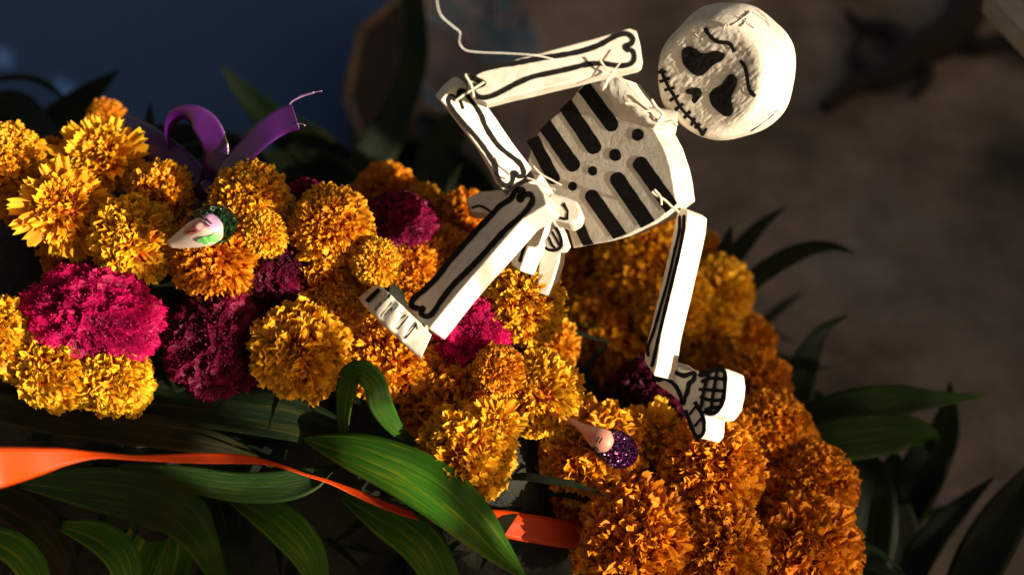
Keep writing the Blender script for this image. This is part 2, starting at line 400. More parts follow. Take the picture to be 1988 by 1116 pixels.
def celosia_mesh(seed):
    rng = random.Random(seed); bm = bmesh.new(); bmesh.ops.create_icosphere(bm, subdivisions=5, radius=1)
    for v in bm.verts:
        n = v.co.normalized(); q = n * 4.2 + Vector((seed * 7, 0, 0))
        rdg = 1 - abs(noise.noise(q + noise.noise_vector(q * .8) * .7)) * 2
        lump = noise.noise(n * 1.4 + Vector((seed, 3, 0)))
        rr = .70 + .26 * max(0, rdg) ** 1.3 + .14 * lump + .07 * noise.noise(n * 8 + Vector((seed, 1, 0)))
        v.co = n * rr; 
    bm.normal_update()
    V = [v.co.copy() for v in bm.verts]; F = [tuple(x.index for x in f.verts) for f in bm.faces]
    rad = np.array([v.length for v in V]); A = list(np.clip((rad - .72) / .3, 0, 1) * .7)
    fs = [(f.calc_center_median(), f.normal.copy()) for f in bm.faces]; bm.free()
    for i in range(15000):
        c, n = rng.choice(fs)
        if c.z < -.55: continue
        n = (n + Vector([rng.gauss(0, .4) for _ in range(3)])).normalized()
        p = c + Vector([rng.gauss(0, .02) for _ in range(3)])
        t = n.cross(Vector([rng.gauss(0, 1) for _ in range(3)])).normalized() * rng.uniform(.008, .016)
        h = rng.uniform(.02, .055); b = len(V); t2 = n.cross(t)
        V += [p - t, p + t, p + n * h * .6 + t * .9 + t2 * .4, p + n * h * .6 - t * .9, p + n * h]
        F += [(b, b + 1, b + 2, b + 3), (b + 3, b + 2, b + 4)]
        base = min(1, max(0, (c.length - .72) / .3)); A += [base * .5] * 2 + [base * .6 + .25] * 2 + [base * .5 + .5]
    return mesh('cockscomb_tufts', V, F, CELO, False, attr={'along': A})
CM = [celosia_mesh(s) for s in (1, 2, 3)]
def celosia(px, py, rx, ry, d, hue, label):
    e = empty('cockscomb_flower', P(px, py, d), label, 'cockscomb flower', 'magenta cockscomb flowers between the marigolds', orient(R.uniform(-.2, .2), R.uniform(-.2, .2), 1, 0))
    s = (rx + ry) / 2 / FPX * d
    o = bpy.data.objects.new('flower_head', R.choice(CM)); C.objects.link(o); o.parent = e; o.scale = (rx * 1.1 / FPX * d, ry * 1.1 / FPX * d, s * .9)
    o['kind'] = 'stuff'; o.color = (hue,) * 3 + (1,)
    o.rotation_euler = (0, 0, R.choice((0, math.pi)))
    c = bpy.data.objects.new('stem', CALYX); C.objects.link(c); c.parent = e; c.scale = (s * .9,) * 3
    FL.append((P(px, py, d), s)); return e

Y, O, MD = 1.0, 0.0, .5
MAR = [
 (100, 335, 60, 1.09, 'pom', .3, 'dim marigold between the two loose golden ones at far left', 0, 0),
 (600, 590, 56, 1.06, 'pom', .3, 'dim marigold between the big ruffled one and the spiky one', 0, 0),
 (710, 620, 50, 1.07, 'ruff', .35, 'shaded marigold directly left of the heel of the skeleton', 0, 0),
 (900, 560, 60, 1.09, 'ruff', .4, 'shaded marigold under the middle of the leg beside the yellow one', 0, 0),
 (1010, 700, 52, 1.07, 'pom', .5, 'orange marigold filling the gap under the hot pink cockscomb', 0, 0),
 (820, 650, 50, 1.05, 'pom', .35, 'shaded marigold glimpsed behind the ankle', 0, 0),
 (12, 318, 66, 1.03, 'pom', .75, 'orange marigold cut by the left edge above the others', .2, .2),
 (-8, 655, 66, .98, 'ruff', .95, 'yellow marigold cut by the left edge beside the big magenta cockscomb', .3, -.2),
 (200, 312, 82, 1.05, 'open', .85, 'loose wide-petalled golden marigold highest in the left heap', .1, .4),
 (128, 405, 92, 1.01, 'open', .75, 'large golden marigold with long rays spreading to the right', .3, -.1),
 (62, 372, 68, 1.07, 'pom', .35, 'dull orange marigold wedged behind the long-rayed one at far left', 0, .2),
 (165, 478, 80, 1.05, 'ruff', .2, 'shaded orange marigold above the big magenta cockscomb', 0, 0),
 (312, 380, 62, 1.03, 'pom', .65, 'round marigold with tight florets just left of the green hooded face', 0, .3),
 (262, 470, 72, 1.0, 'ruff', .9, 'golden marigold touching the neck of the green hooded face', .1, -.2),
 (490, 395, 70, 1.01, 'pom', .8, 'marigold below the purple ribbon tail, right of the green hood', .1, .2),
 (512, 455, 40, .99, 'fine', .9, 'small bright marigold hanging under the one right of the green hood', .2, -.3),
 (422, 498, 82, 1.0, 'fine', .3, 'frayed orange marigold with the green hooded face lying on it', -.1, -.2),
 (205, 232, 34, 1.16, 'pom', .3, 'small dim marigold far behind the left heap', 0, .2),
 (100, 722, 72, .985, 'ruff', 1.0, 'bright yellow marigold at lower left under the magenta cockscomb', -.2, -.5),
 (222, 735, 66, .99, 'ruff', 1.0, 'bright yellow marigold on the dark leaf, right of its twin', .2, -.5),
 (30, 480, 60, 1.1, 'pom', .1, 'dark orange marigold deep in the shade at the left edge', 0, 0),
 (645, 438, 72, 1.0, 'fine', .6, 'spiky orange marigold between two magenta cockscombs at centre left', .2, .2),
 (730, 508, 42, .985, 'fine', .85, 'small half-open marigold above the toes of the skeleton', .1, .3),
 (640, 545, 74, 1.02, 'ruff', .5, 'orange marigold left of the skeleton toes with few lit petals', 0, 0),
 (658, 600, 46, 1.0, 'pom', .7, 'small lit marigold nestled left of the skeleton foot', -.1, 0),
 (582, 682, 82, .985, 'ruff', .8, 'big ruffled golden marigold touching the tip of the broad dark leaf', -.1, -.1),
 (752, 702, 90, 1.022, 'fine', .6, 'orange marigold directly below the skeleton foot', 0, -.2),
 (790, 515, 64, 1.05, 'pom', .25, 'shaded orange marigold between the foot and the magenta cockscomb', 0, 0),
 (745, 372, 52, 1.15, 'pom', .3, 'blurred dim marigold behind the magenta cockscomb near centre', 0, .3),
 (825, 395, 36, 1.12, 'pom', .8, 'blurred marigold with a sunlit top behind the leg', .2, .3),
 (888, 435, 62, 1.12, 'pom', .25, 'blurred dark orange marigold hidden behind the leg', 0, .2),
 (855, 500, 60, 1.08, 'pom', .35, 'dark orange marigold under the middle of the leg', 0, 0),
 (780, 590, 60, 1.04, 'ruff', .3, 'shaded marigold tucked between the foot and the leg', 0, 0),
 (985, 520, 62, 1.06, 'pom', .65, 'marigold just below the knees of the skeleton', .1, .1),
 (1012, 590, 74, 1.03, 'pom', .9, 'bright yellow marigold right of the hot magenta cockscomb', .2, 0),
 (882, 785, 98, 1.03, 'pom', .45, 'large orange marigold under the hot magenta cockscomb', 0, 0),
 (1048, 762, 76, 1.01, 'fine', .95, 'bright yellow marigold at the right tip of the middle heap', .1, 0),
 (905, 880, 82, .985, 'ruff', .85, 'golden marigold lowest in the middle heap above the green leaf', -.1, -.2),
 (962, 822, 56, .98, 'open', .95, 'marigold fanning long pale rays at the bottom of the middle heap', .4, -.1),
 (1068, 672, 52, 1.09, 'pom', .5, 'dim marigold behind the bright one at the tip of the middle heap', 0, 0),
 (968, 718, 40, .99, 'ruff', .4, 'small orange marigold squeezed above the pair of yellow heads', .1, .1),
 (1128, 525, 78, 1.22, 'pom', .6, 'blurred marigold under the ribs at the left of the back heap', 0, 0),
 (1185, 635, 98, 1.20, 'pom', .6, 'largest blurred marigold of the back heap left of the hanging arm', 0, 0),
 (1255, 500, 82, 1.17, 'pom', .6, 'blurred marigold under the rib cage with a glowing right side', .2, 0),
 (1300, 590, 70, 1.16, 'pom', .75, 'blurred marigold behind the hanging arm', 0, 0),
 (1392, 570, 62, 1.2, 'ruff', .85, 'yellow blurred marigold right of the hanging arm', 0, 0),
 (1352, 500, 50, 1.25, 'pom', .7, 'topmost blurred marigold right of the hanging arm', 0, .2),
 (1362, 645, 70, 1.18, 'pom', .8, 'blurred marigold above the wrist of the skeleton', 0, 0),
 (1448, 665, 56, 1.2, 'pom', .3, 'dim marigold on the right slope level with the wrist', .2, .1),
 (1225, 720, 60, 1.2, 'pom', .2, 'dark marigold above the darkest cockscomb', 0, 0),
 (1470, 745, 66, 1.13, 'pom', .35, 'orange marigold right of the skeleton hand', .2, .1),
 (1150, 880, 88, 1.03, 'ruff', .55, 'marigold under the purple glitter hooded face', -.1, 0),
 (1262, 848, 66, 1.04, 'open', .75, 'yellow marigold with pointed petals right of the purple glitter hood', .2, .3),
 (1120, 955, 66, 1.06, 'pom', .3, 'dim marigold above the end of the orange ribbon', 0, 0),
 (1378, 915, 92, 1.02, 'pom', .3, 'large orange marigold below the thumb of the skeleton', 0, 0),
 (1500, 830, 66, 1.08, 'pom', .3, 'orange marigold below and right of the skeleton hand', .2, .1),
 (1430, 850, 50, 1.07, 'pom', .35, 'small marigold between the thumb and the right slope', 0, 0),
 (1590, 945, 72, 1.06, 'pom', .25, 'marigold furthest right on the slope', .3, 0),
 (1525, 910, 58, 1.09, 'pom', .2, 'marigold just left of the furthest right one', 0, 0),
 (1480, 985, 62, 1.06, 'ruff', .2, 'orange marigold above the gap between the two bottom right heads', 0, 0),
 (1235, 1050, 102, 1.0, 'pom', .25, 'large orange marigold at the bottom right of the orange ribbon end', -.1, -.1),
 (1396, 1068, 84, 1.0, 'pom', .3, 'round orange marigold at the bottom edge, sharpest of the right heap', 0, 0),
 (1560, 1070, 94, 1.03, 'ruff', .2, 'orange marigold at the bottom edge furthest to the right', .1, 0),
 (1280, 945, 62, 1.05, 'pom', .25, 'dim marigold between the purple hood and the large head below it', 0, 0),
 (1100, 1068, 48, 1.08, 'pom', .2, 'dark marigold at the bottom under the orange ribbon end', -.2, 0),
 (1625, 1112, 40, 1.04, 'ruff', .7, 'yellowish marigold cut by the bottom edge at right', 0, 0),
 (1545, 860, 42, 1.12, 'pom', .25, 'small marigold on the upper right outline of the lower heap', .3, .2),
 (1385, 735, 60, 1.17, 'pom', .55, 'blurred marigold directly behind the skeleton hand', 0, 0),
]
for m in MAR:
    marigold(*m)
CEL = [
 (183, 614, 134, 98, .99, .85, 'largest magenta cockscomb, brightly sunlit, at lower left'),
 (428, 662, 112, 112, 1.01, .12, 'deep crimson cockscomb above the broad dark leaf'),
 (545, 515, 78, 84, 1.015, .05, 'shaded cockscomb coloured nearly black between the frayed and the spiky marigold'),  # dark colour value stands in for shade on this head
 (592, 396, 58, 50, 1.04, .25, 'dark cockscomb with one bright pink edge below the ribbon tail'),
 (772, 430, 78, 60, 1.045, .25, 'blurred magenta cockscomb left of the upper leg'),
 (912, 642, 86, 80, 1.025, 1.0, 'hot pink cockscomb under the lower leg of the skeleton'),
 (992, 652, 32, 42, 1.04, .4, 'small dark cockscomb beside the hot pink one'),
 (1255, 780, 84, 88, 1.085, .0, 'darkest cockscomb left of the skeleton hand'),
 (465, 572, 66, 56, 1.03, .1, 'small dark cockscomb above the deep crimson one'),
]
for c in CEL: celosia(*c)

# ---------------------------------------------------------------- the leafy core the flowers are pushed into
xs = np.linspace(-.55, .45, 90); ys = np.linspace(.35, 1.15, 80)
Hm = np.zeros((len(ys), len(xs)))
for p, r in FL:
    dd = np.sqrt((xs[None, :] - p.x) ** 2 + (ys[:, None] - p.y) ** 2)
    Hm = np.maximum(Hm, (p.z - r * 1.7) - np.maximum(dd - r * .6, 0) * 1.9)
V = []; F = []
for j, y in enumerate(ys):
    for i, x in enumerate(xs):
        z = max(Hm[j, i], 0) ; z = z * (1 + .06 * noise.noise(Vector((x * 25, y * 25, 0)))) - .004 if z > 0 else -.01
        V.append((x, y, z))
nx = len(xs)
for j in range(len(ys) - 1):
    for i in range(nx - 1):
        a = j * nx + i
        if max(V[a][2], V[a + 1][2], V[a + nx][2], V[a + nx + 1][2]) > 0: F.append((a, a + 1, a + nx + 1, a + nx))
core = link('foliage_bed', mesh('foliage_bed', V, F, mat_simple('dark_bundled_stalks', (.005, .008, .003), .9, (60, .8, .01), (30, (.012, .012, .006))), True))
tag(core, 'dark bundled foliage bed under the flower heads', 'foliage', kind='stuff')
# loose blades sprouting from it
V = []; F = []; UV = []; rb = random.Random(3)
cand = [(x, y, Hm[j, i]) for j, y in enumerate(ys) for i, x in enumerate(xs) if Hm[j, i] > .02]
for k in range(900):
    x, y, z = rb.choice(cand); p = Vector((x, y, z - .022)); a = rb.uniform(0, 6.28)
    L = rb.uniform(.05, .12); dirv = Vector((math.cos(a), math.sin(a), rb.uniform(.0, .5))).normalized(); side = dirv.cross(Vector((0, 0, 1))).normalized() * rb.uniform(.002, .006)
    b = len(V)
    for q, wq in ((0, .5), (.35, 1), (.7, .75), (1, .05)):
        c = p + dirv * L * q + Vector((0, 0, .02 * q - .04 * q * q)); V += [c - side * wq, c + side * wq]; UV += [(0.1, q * 2), (.9, q * 2)]
    for i in range(3): F.append((b + 2 * i, b + 2 * i + 1, b + 2 * i + 3, b + 2 * i + 2))
lb = link('loose_foliage', mesh('loose_foliage', V, F, LEAFM[0], True, UV)); tag(lb, 'short dark green blades sticking out between the flower heads', 'foliage', kind='stuff')

# ---------------------------------------------------------------- long leaves
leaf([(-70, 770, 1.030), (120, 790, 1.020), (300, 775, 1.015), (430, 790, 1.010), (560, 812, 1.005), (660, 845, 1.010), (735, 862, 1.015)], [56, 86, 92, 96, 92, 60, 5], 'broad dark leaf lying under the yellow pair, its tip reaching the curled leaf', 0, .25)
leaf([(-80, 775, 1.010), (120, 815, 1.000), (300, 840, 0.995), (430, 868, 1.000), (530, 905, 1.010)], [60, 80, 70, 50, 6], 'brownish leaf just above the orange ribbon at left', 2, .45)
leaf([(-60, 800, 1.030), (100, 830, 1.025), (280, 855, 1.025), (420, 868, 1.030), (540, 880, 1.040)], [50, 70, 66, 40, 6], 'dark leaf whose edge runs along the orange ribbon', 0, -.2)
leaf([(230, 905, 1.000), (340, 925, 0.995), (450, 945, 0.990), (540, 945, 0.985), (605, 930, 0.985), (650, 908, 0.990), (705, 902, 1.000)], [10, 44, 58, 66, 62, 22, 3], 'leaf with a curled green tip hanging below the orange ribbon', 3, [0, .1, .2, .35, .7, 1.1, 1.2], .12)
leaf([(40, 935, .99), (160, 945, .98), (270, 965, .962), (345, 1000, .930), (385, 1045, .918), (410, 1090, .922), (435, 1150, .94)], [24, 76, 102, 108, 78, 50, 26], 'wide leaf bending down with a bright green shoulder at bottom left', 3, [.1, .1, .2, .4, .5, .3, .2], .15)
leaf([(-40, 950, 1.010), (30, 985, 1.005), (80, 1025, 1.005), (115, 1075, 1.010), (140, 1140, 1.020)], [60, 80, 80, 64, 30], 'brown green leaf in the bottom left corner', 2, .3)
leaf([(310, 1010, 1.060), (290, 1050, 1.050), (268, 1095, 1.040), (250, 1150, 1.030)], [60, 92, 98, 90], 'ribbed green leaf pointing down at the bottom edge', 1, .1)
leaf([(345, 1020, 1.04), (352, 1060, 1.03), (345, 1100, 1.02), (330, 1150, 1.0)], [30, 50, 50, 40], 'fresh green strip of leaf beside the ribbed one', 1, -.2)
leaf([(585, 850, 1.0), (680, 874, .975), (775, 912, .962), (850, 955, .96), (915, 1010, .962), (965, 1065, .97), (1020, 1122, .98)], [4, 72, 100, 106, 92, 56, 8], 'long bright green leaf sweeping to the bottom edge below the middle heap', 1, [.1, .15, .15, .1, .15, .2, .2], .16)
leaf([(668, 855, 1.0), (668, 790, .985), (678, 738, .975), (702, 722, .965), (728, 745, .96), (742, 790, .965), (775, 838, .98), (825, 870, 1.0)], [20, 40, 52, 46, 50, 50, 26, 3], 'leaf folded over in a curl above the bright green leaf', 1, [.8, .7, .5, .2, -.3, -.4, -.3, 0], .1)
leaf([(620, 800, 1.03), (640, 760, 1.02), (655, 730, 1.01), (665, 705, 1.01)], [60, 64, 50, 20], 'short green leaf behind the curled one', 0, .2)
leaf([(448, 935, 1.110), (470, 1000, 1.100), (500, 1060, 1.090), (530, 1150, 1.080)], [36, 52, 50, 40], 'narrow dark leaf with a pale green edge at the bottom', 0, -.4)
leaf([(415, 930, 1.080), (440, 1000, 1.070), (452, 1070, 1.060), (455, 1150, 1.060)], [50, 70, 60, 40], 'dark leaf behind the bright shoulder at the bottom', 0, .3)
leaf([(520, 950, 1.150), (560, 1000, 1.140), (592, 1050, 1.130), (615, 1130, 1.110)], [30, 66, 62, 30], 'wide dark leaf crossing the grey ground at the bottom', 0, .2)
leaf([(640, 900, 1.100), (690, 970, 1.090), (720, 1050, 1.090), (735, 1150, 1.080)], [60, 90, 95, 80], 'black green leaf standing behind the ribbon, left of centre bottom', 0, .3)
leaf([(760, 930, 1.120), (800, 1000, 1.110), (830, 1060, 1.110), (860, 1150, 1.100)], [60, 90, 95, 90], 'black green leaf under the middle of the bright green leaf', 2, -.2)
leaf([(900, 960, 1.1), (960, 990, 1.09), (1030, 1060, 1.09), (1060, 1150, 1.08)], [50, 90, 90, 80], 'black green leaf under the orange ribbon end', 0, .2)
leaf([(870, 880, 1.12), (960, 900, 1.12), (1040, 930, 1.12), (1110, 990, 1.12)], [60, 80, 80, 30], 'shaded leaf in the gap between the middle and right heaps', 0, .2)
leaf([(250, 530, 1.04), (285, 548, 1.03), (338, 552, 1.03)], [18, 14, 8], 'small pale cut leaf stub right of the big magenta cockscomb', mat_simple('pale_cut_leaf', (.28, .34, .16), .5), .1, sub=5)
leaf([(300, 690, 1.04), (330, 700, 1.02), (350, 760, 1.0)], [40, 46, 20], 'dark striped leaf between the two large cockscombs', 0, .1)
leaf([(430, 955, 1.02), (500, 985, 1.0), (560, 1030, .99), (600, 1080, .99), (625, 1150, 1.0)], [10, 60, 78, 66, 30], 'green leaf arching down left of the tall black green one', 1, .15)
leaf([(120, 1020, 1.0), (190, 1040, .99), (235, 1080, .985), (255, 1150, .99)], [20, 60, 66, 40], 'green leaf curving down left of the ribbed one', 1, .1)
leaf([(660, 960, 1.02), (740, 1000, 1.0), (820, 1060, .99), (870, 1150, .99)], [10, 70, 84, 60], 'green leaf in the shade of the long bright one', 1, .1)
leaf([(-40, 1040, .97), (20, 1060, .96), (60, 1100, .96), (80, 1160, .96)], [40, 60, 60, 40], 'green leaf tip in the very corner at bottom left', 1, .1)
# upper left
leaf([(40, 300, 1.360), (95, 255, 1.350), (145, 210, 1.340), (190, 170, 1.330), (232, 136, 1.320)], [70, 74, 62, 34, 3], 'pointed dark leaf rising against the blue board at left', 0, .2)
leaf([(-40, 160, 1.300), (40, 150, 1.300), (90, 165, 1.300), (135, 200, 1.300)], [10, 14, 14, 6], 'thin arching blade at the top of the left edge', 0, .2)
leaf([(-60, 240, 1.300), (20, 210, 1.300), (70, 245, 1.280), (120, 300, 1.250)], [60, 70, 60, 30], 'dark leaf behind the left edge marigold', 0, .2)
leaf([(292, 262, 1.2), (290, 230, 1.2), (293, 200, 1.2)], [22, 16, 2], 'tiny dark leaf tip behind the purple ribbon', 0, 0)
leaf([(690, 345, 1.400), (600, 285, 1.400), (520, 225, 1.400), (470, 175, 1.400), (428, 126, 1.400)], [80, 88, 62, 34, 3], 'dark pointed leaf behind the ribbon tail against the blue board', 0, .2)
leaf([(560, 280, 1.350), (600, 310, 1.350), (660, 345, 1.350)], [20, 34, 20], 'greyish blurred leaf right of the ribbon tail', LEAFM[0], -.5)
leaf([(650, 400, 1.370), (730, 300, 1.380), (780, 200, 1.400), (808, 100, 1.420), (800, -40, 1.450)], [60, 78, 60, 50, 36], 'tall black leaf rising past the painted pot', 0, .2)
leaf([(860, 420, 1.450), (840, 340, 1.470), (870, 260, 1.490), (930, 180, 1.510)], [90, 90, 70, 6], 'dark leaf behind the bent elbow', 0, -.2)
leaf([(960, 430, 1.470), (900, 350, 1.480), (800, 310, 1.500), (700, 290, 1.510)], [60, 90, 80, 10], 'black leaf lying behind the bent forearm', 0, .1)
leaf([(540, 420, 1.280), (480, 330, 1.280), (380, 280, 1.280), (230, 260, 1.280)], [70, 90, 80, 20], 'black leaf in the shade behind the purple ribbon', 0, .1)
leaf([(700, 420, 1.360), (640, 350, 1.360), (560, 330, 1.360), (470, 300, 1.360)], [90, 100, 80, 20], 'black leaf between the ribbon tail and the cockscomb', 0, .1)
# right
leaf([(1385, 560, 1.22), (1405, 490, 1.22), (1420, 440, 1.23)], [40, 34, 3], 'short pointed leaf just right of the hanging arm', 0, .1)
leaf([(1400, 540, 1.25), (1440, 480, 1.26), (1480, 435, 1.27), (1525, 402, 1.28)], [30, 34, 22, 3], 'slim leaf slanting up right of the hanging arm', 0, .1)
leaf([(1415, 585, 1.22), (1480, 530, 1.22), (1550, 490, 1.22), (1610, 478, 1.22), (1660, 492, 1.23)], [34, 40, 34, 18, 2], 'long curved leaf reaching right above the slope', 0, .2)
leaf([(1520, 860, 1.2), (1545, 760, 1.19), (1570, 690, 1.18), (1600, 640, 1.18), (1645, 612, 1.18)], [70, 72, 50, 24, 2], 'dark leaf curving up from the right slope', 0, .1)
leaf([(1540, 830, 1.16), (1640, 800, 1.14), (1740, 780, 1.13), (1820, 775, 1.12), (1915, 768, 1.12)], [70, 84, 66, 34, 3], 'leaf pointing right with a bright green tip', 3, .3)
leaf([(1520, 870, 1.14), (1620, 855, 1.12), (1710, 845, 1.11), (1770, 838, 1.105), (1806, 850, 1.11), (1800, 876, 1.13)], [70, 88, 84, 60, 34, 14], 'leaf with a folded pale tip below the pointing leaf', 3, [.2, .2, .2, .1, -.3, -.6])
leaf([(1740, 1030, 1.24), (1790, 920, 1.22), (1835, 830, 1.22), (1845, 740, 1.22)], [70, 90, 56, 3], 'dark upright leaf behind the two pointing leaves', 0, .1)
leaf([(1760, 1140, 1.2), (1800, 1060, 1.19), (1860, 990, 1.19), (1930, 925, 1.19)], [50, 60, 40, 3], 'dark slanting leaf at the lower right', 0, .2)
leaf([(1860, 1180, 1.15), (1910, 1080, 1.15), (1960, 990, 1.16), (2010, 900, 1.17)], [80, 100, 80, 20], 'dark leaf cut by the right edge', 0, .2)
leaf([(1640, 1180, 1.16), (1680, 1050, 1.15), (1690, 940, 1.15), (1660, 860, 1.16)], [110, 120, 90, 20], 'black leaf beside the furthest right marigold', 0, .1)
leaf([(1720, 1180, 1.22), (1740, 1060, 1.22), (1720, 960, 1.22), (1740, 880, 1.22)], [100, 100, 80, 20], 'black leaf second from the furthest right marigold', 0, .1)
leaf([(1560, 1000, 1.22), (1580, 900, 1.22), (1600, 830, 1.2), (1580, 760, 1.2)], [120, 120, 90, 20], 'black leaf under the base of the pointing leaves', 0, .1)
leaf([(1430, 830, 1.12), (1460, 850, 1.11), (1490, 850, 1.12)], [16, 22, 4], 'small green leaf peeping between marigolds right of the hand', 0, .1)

# unseen hedge added towards the sun to soften the light on the right end
HX = 7.0; WX0 = WX; WX = HX
hz = top_for(1400, 905, .965); hy0 = y_for(1020, 900, 1.0); hy1 = y_for(1500, 100, 1.0); WX = WX0
hg = empty('sun_filter_hedge', Vector((HX, (hy0 + hy1) / 2, 0)), 'loose leafy hedge added out of view to filter the sun', 'hedge')
rh = random.Random(11); V = []; F = []; UV = []
nl = int((hy1 - hy0 + 2.4) * .9 / .0030 * 1.55)
for k in range(nl):
    dx = rh.uniform(-.35, .35); c = Vector((HX + dx, rh.uniform(hy0, hy1 + 2.4), hz + dx * SUN.z / SUN.x - rh.uniform(0, 1) * .9 - .02))
    if c.y > hy1 + .55 and rh.random() < .62: continue
    a = Vector([rh.gauss(0, 1) for _ in range(3)]).normalized(); nq = (SUN + Vector([rh.gauss(0, .45) for _ in range(3)])).normalized(); a = a.cross(nq).normalized(); b_ = nq.cross(a)
    L = rh.uniform(.035, .055); W_ = L * .55; i0 = len(V)
    V += [c - a * L, c - a * L * .2 + b_ * W_, c + a * L * .5 + b_ * W_ * .7, c + a * L, c + a * L * .5 - b_ * W_ * .7, c - a * L * .2 - b_ * W_]; UV += [(.5, 0), (.1, .3), (.2, .7), (.5, 1), (.8, .7), (.9, .3)]
    F.append(tuple(range(i0, i0 + 6)))
lv = link('leaves', mesh('leaves', V, F, LEAFM[1], False, UV), hg); lv['kind'] = 'stuff'
for k in range(12):
    y = hy0 + (hy1 + 2.4 - hy0) * (k + .5) / 12; link('stem', tube_mesh('stem', [Vector((HX, y, 0)), Vector((HX + .03, y + .04, hz * .5)), Vector((HX, y - .03, hz - .25))], [.02, .015, .005], GREEN, 6), hg)

# unseen palm added at right: blades laid along sun rays to dapple the flowers
pp = empty('shade_palm', Vector((1.62, -.55, 0)), 'potted palm of long blades added out of view to dapple the flowers with shade', 'palm')
POT = mat_simple('terracotta', (.35, .13, .06), .8)
V = []; F = []
for r, z in ((.10, 0), (.15, .28), (.16, .28), (.16, .32), (.14, .32), (.13, .29), (.001, .28)):
    for k in range(24): a = k / 24 * 6.2832; V.append((1.62 + r * math.cos(a), -.55 + r * math.sin(a), z))
for i in range(6):
    for k in range(24): F.append((i * 24 + k, i * 24 + (k + 1) % 24, (i + 1) * 24 + (k + 1) % 24, (i + 1) * 24 + k))
link('pot', mesh('pot', V, F, POT, True), pp)
def shade_blade(pts, w, dist=1.55):
    c = [P(*v) + SUN * dist for v in pts]; root = Vector((1.62, -.55, .3)); c = [Vector(v) for v in catmull([tuple(v) for v in c], 6)]
    n = len(c); ws = [w * (.35 + .65 * math.sin(min(1, (k + 1) / n * 1.25) * math.pi)) for k in range(n)]
    V = []; F = []; UV = []
    for k in range(n):
        t = (c[min(k + 1, n - 1)] - c[max(k - 1, 0)]).normalized(); sd = t.cross(SUN).normalized()
        for q in (-1, 0, 1): V.append(c[k] + sd * q * ws[k] * .5 - SUN * abs(q) * .006); UV.append((.5 + q * .45, k * .2))
    for k in range(n - 1):
        for q in range(2): a = k * 3 + q; F.append((a, a + 1, a + 4, a + 3))
    o = link('leaf_blade', mesh('leaf_blade', V, F, LEAFM[1], True, UV), pp)
    e = link('leaf_stalk', tube_mesh('leaf_stalk', [root, root * .5 + c[0] * .5 + Vector((.03, 0, .06)), c[0]], .003, GREEN, 6), pp)
shade_blade([(400, 770, 1.0), (420, 680, 1.02), (425, 610, 1.03), (420, 560, 1.04)], .050)
shade_blade([(40, 960, .985), (140, 950, .98), (240, 975, .975), (320, 1040, .97)], .045)
shade_blade([(150, 820, 1.02), (330, 800, 1.01), (440, 815, 1.01)], .034)
shade_blade([(250, 545, 1.02), (160, 495, 1.04), (60, 490, 1.06), (-40, 520, 1.06)], .030)
shade_blade([(560, 330, 1.02), (450, 335, 1.02), (330, 310, 1.04), (220, 240, 1.08)], .024)
shade_blade([(770, 960, 1.0), (820, 870, 1.01), (870, 800, 1.02), (900, 780, 1.03)], .020)
shade_blade([(980, 1110, .98), (900, 980, .96), (860, 900, .97), (820, 850, .98)], .018)

# ---------------------------------------------------------------- ribbons and tubes
def ribbon_part(name, pts, wpx, roll, mat, parent, sub=10, fold=0.0):
    c = catmull(pts, sub); p3 = [P(*v) for v in c]; ww = interp(wpx, sub)
    widths = [a * .5 / FPX * v[2] for a, v in zip(ww, c)]; rl = interp(roll, sub) if hasattr(roll, '__len__') else roll
    V, F, UV = frame_strip(p3, widths, rl, fold, 6, 0)
    me = mesh(name, V, F, mat, True, UV); o = link(name, me, parent)
    s = o.modifiers.new('thickness', 'SOLIDIFY'); s.thickness = .00035; s.offset = 0
    return o
def tube_px(name, pts, rad, mat, parent=None, sub=8, n=8):
    return link(name, tube_mesh(name, [P(*v) for v in catmull(pts, sub)], rad, mat, n), parent)

PUR = mat_ribbon('purple_satin', (.065, .006, .12), .26)
pr = empty('purple_ribbon', P(405, 370, 1.03), 'shiny purple satin ribbon tied in a loop with one raised tail', 'ribbon')
ribbon_part('ribbon_end', [(230, 235, 1.08), (275, 265, 1.06), (330, 305, 1.05), (375, 340, 1.04), (400, 365, 1.04)], [46, 62, 62, 52, 30], [.2, .3, .0, .25, .4], PUR, pr)
ribbon_part('ribbon_loop', [(395, 372, 1.04), (412, 330, 1.03), (418, 290, 1.025), (400, 245, 1.02), (370, 226, 1.02), (342, 232, 1.035), (328, 262, 1.05), (332, 300, 1.06), (360, 330, 1.065)], [34, 48, 58, 56, 50, 44, 36, 30, 26], [.5, .6, .5, .35, .5, .9, 1.3, 1.5, 1.5], PUR, pr)
ribbon_part('ribbon_tail', [(408, 376, 1.03), (430, 345, 1.02), (470, 300, 1.01), (510, 260, 1.0), (545, 236, .995), (574, 226, .99)], [28, 42, 50, 52, 52, 52], [.9, .7, .6, .4, .05, 0], PUR, pr)
tube_px('knot', [(392, 372, 1.035), (405, 366, 1.03), (418, 374, 1.035)], .007, PUR, pr)
PT = mat_simple('purple_thread', (.45, .25, .50), .4)
tube_px('frayed_thread', [(562, 203, .99), (568, 196, .985), (590, 186, .98), (609, 180, .975)], .0006, PT, pr)
tube_px('frayed_thread', [(563, 202, .99), (580, 188, .986), (600, 181, .98), (625, 177, .975)], .0003, PT, pr)
tube_px('frayed_thread', [(576, 240, .99), (586, 241, .988), (592, 244, .986)], .0005, PT, pr)
ORG = mat_ribbon('orange_satin', (.66, .050, .003), .42, (.74, .075, .004))
orb = empty('orange_ribbon', P(160, 890, .9), 'orange satin ribbon running across the dark leaves to the right heap', 'ribbon')
